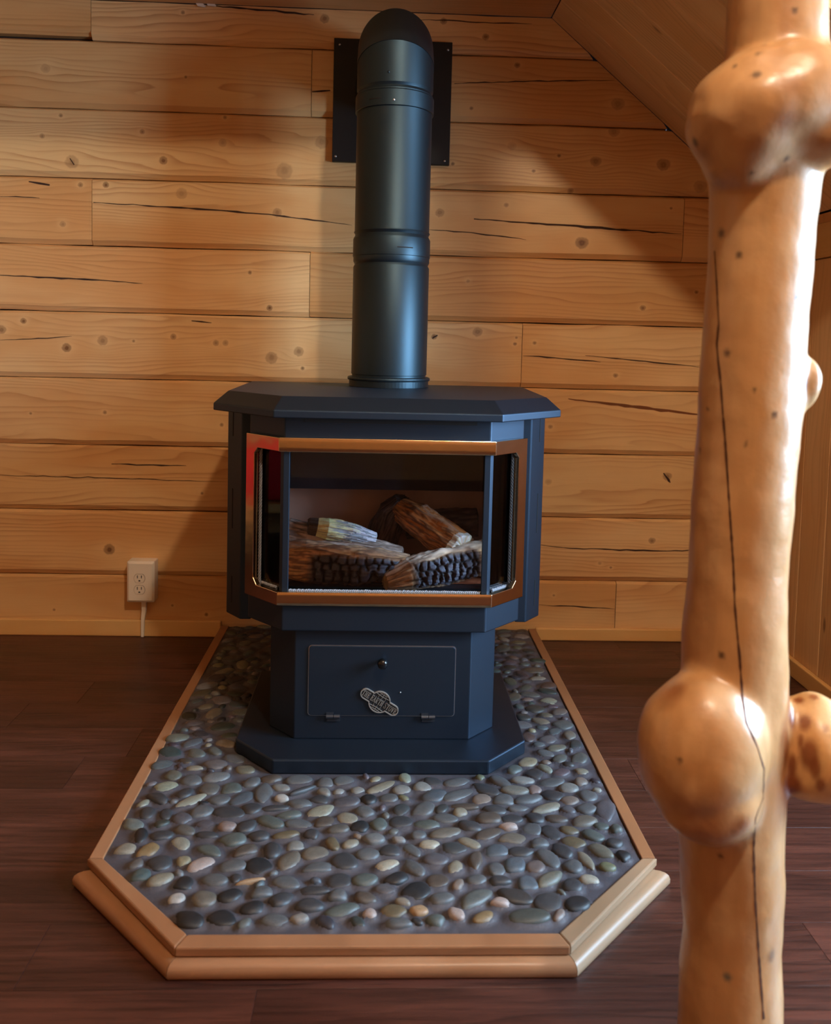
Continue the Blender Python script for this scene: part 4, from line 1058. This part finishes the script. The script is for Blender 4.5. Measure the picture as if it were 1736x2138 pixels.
# ------------------------------------------------------------------ outlet
outlet = tag(empty('outlet_box', (-0.659, -0.001, 0.107)), 'ivory surface-mounted double power outlet on the wall', 'outlet')
bm = bmesh.new()
add_layers(bm, [[(x, -0.0006, z) for x, z in rrect(-0.696, -0.621, 0.106, 0.221, 0.004, 3)], [(x, -0.036, z) for x, z in rrect(-0.696, -0.621, 0.106, 0.221, 0.004, 3)], [(x, -0.042, z) for x, z in rrect(-0.690, -0.627, 0.112, 0.215, 0.003, 3)]])
body = bm_obj('cover', bm, M['white_plastic'], outlet); smooth_by_angle(body, 30)
for cz in (0.1745, 0.1425):
    P = []
    for k in range(28):
        a = 2*math.pi*k/28; P.append((-0.6605 + 0.0155*math.cos(a), cz + max(-0.0125, min(0.0125, 0.0155*math.sin(a)))))
    bm = bmesh.new(); add_layers(bm, [[(x, -0.0421, z) for x, z in P], [(x, -0.0424, z) for x, z in P]])
    bm_obj('outlet_gap', bm, simple('gap_brown', (120, 92, 64), 0.8), outlet)
    bm = bmesh.new(); Q = [(-0.6605 + (x + 0.6605)*0.94, cz + (z - cz)*0.94) for x, z in P]
    add_layers(bm, [[(x, -0.0423, z) for x, z in Q], [(x, -0.0434, z) for x, z in Q]])
    rc = bm_obj('receptacle', bm, M['white_plastic'], outlet)
    for dx in (-0.0055, 0.0055): bm_obj('slot', box(-0.6605 + dx - 0.0011, -0.6605 + dx + 0.0011, -0.0437, -0.0433, cz + 0.0005, cz + 0.0085), M['slot'], rc)
    bm_obj('ground_hole', extrude_xz([(-0.6605 + 0.0027*math.cos(a), cz - 0.0068 + 0.0025*max(-0.6, math.sin(a))) for a in np.linspace(0, 2*math.pi, 12, endpoint=False)], -0.0437, -0.0433), M['slot'], rc)
bm_obj('screw', lathe([(0.0022, 0), (0.0018, -0.001), (0.0004, -0.0012)], (-0.6605, -0.0421, 0.1585), 'Y', 10), M['white_plastic'], outlet, smooth=True)
bm = bmesh.new()
add_layers(bm, [[(x - w, y0, z), (x + w, y0, z), (x + w*0.8, y0 - 0.007, z), (x - w*0.8, y0 - 0.007, z)] for x, w, y0, z in ((-0.657, 0.0085, -0.006, 0.1055), (-0.6565, 0.0075, -0.008, 0.075), (-0.6585, 0.0055, -0.0135, 0.046), (-0.659, 0.0045, -0.0135, 0.001))])
bm_obj('cable_cover', bm, M['white_plastic'], outlet, bevel=0.001)

# pale frayed strips tucked at the very top of the wall
ps = tag(empty('hanging_strip', (-0.497, -0.004, 1.735)), 'pair of pale strip ends hanging at the top of the wall', 'strip')
for x, wd, zb, tl in ((-0.511, 0.020, 1.7365, 0.006), (-0.484, 0.022, 1.7395, 0.003)):
    bm = bmesh.new()
    add_layers(bm, [[(x - wd/2 - tl, -0.0008, 1.7405), (x + wd/2 - tl, -0.0008, 1.7405), (x + wd/2, -0.0008, zb), (x - wd/2, -0.0008, zb + 0.001)], [(x - wd/2 - tl, -0.006, 1.7405), (x + wd/2 - tl, -0.006, 1.7405), (x + wd/2, -0.006, zb - 0.006), (x - wd/2, -0.006, zb - 0.004)]])
    bm_obj('strip_end', bm, M['tape'], ps)

# ------------------------------------------------------------------ burl post
YP = -1.45
prof = [(1.217,0.4058,0.0503),(1.187,0.4071,0.0507),(1.158,0.4084,0.0521),(1.118,0.4084,0.0543),(1.043,0.4022,0.0574),(1.017,0.4022,0.0562),(0.977,0.4016,0.0548),(0.936,0.4016,0.0544),(0.890,0.3995,0.0538),(0.833,0.3987,0.0540),(0.781,0.3984,0.0545),(0.734,0.3970,0.0541),(0.681,0.3954,0.0532),(0.628,0.3943,0.0529),(0.574,0.3940,0.0539),(0.536,0.3934,0.0554),(0.498,0.3953,0.0566),(0.439,0.3971,0.0590),(0.384,0.3982,0.0587),(0.306,0.4001,0.0582),(0.272,0.4028,0.0567),(0.233,0.4052,0.0552),(0.188,0.4077,0.0540),(0.160,0.4074,0.0552),(0.131,0.4080,0.0561),(0.081,0.4099,0.0569),(0.0005,0.411,0.058)]
prof = [(2.5795, 0.412, 0.050), (2.0, 0.408, 0.051), (1.6, 0.405, 0.051), (1.35, 0.405, 0.0503)] + prof
bm = bmesh.new()
add_layers(bm, [[(x + r*0.985*math.cos(2*math.pi*i/40), YP + r*0.985*math.sin(2*math.pi*i/40), z) for i in range(40)] for z, x, r in reversed(prof)])
def blob(c, s, rot=(0, 0, 0), seed=0, amp=0.06):
    b2 = bmesh.new(); bmesh.ops.create_icosphere(b2, subdivisions=4, radius=1)
    from mathutils import Euler
    Rm = Euler([math.radians(a) for a in rot]).to_matrix()
    for v in b2.verts:
        k = 1 + amp*noise.noise(v.co*1.6 + Vector((seed*3.7, 0, 0)))
        v.co = Vector(c) + Rm @ Vector((v.co.x*s[0]*k, v.co.y*s[1]*k, v.co.z*s[2]*k))
    me = bpy.data.meshes.new('t'); b2.to_mesh(me); b2.free(); bm.from_mesh(me); bpy.data.meshes.remove(me)
blob((0.350, -1.482, 0.421), (0.0665, 0.066, 0.083), (0, 8, 0), 1, 0.05)       # lower left burl
blob((0.355, -1.488, 0.375), (0.055, 0.055, 0.050), (0, 0, 0), 2, 0.05)
blob((0.487, -1.452, 0.406), (0.056, 0.056, 0.062), (0, -10, 0), 3, 0.12)        # lower right burl
blob((0.374, -1.475, 1.090), (0.063, 0.068, 0.066), (0, 18, 0), 4, 0.08)
blob((0.366, -1.472, 1.052), (0.040, 0.050, 0.042), (0, 0, 0), 10, 0.08)         # upper left burl
blob((0.352, -1.475, 1.072), (0.046, 0.055, 0.036), (0, 38, 0), 5, 0.08)
blob((0.452, -1.462, 1.100), (0.064, 0.066, 0.058), (0, -14, 0), 6, 0.10)        # upper right burl
blob((0.440, -1.490, 1.075), (0.045, 0.045, 0.042), (0, -10, 0), 7, 0.12)
blob((0.408, -1.492, 1.098), (0.070, 0.052, 0.058), (0, 0, 0), 9, 0.08)
blob((0.4545, -1.458, 0.813), (0.0140, 0.024, 0.029), (0, 6, 0), 8, 0.05)          # small side knob
tmp_me = bpy.data.meshes.new('post_raw'); bmesh.ops.recalc_face_normals(bm, faces=bm.faces); bm.to_mesh(tmp_me); bm.free()
tmp = bpy.data.objects.new('post_raw', tmp_me); COL.objects.link(tmp)
rm = tmp.modifiers.new('r', 'REMESH'); rm.mode = 'VOXEL'; rm.voxel_size = 0.0034
sm = tmp.modifiers.new('s', 'SMOOTH'); sm.factor = 0.5; sm.iterations = 30
dg = bpy.context.evaluated_depsgraph_get()
me = bpy.data.meshes.new_from_object(tmp.evaluated_get(dg)); me.name = 'log_post'
bpy.data.objects.remove(tmp)
nv = len(me.vertices); co = np.empty(nv*3); me.vertices.foreach_get('co', co); co = co.reshape(-1, 3)
nrm_ = np.empty(nv*3); me.vertex_normals.foreach_get('vector', nrm_); nrm_ = nrm_.reshape(-1, 3)
dsp = np.array([0.0018*noise.noise(Vector(c)*14) + 0.0007*noise.noise(Vector(c)*45) for c in co])   # gentle hewn unevenness
co = co + nrm_*dsp[:, None]
me.vertices.foreach_set('co', co.ravel()); me.update()
for p in me.polygons: p.use_smooth = True
bvh = BVHTree.FromPolygons([v.co for v in me.vertices], [list(p.vertices) for p in me.polygons])
def hit(px, py):
    loc, nrm, _, _ = bvh.ray_cast(CAM, ray(px, py)); return loc, nrm
base = np.array(lin((182, 137, 90))); amber = np.array(lin((160, 106, 58))); pale = np.array(lin((196, 156, 110))); brown = np.array(lin((120, 58, 20))); darkc = np.array(lin((58, 30, 14)))
cols = np.tile(base, (nv, 1))
nz = np.array([noise.fractal(Vector((c[0]*9, c[1]*9, c[2]*2.2)), 1.0, 2.0, 3) for c in co]); nz2 = np.array([noise.fractal(Vector((c[0]*30, c[1]*30, c[2]*14)), 1.0, 2.0, 3) for c in co])
f = np.clip(0.45 + nz*0.9, 0, 1)[:, None]; cols = cols*(1-f) + (amber*0.55 + base*0.45)*f
f = np.clip(nz2*0.8, 0, 0.5)[:, None]; cols = cols*(1-f) + pale*f
def paint(px, py, rad, colr, strength, soft=0.5, aniso=1.0):
    global cols
    loc, _ = hit(px, py)
    if loc is None: return
    dd = co - np.array(loc); dd[:, 2] /= aniso
    d = np.linalg.norm(dd, axis=1)/rad
    f = (np.clip((1 - d)/soft, 0, 1)*strength)[:, None]; cols = cols*(1-f) + colr*f
for px, py, r in ((1507,487,.0058),(1544,532,.0042),(1519,737,.0045),(1580,156,.0055),(1452,297,.0060),(1595,95,.003),(1584,111,.003),(1535,138,.003),(1618,866,.004),(1558,927,.0025),(1507,1368,.0042),(1420,1587,.0035),(1505,1787,.0035),(1576,816,.0025),(1643,331,.0035),(1660,22,.004),(1571,361,.003),(1665,620,.004),(1478,854,.003),(1462,940,.003)):
    paint(px, py, r*1.15, darkc, 0.85, 0.6)
paint(1519, 2040, 0.006, np.array(lin((70, 76, 70))), 0.9, 0.6); paint(1612, 1996, 0.006, darkc, 0.6, 0.6, 1.6)
for px, py, r, s in ((1400,1450,.022,.5),(1415,1440,.014,.5),(1480,1730,.03,.55),(1550,1722,.014,.8),(1530,1735,.012,.5),(1600,340,.03,.4),(1480,330,.02,.4),(1640,250,.022,.6),(1650,180,.02,.4),(1560,260,.03,.35),(1430,1690,.03,.3),(1510,1680,.03,.25)):
    paint(px, py, r, brown, s, 0.8)
for px, py, r, s, an in ((1650,1490,.02,.75,2.0),(1640,1560,.016,.7,2.5),(1680,1510,.014,.6,1.6),(1690,1570,.022,.75,1.5),(1700,1600,.014,.6,1.5),(1660,1640,.018,.8,1.2),(1670,1460,.014,.8,1),(1700,1455,.012,.7,1),(1650,1600,.012,.7,2.5),(1712,1640,.012,.6,1.5),(1683,760,.006,.8,2.2),(1682,800,.005,.8,3),(1680,840,.005,.7,2)):
    paint(px, py, r, brown, min(1, s*1.2), 0.55, an)
# the right-hand burl is paler bare wood with brown streaks
rbm = np.clip(1.25 - np.linalg.norm((co - np.array([0.492, -1.455, 0.406]))/np.array([0.062, 0.075, 0.07]), axis=1), 0, 0.5)[:, None]*1.6
cols = cols*(1-rbm) + np.array(lin((206, 158, 102)))*rbm
for px, py, r, s_, an in ((1650,1490,.009,.9,2.6),(1642,1560,.008,.9,3.2),(1682,1508,.008,.85,2.4),(1690,1575,.012,.9,1.8),(1703,1605,.007,.85,2.2),(1655,1640,.012,.95,1.4),(1668,1462,.007,.95,1),(1700,1455,.006,.9,1),(1655,1600,.006,.9,3.0),(1714,1640,.006,.8,2.0),(1672,1545,.004,.8,5.0),(1724,1520,.004,.7,3.0)):
    paint(px, py, r, brown, s_, 0.5, an)
set_col(me, cols)
def post_mat():
    m, nt, b = new_mat('varnished_post')
    at = nt.new('ShaderNodeAttribute'); at.attribute_name = 'col'
    tc = nt.new('ShaderNodeTexCoord').outputs['Object']
    mp = nt.new('ShaderNodeMapping'); mp.inputs['Scale'].default_value = (60, 60, 5); nt.l.new(tc, mp.inputs['Vector'])
    f = nt.noise(mp.outputs[0], 1.0, 4, 0.6)
    k = nt.math('ADD', 0.80, nt.math('MULTIPLY', f, 0.40))
    nt.l.new(nt.mix(1.0, at.outputs['Color'], nt.comb(k, k, k), 'MULTIPLY'), b.inputs['Base Color'])
    b.inputs['Roughness'].default_value = 0.38; b.inputs['Specular IOR Level'].default_value = 0.5; b.inputs['Coat Weight'].default_value = 0.25; b.inputs['Coat Roughness'].default_value = 0.30
    bp = nt.new('ShaderNodeBump'); bp.inputs['Strength'].default_value = 0.30; bp.inputs['Distance'].default_value = 0.004
    nt.l.new(nt.noise(tc, 32, 4, 0.6), bp.inputs['Height']); nt.l.new(bp.outputs[0], b.inputs['Normal']); nt.l.new(bp.outputs[0], b.inputs['Coat Normal'])
    return m
post = link_mesh('log_post', me, post_mat(), None, origin=(0.411, YP, 0.0005))
tag(post, 'peeled varnished log post with round burls at right', 'post')
crack = [(1493,524),(1498,600),(1502,676),(1498,718),(1501,755),(1506,798),(1510,857),(1515,916),(1520,993),(1525,1071),(1532,1177),(1535,1261),(1539,1310),(1545,1371),(1551,1457),(1559,1508),(1582,1559),(1596,1606),(1594,1665),(1578,1708),(1574,1771),(1578,1888),(1586,2006),(1596,2138)]
P, Nn = [], []
for (a, b) in zip(crack, crack[1:]):
    k = max(2, int(math.dist(a, b)/10))
    for i in range(k):
        l, n = hit(a[0] + (b[0]-a[0])*i/k, a[1] + (b[1]-a[1])*i/k)
        if l is not None: P.append(l + n*0.0004); Nn.append(n)
bm = bmesh.new(); ribbon(bm, P, Nn, 0.0023, taper=False, rnd=random.Random(4))
ck = bm_obj('crack', bm, simple('post_check', (72, 37, 16), 0.9), post)
print('post verts', nv)
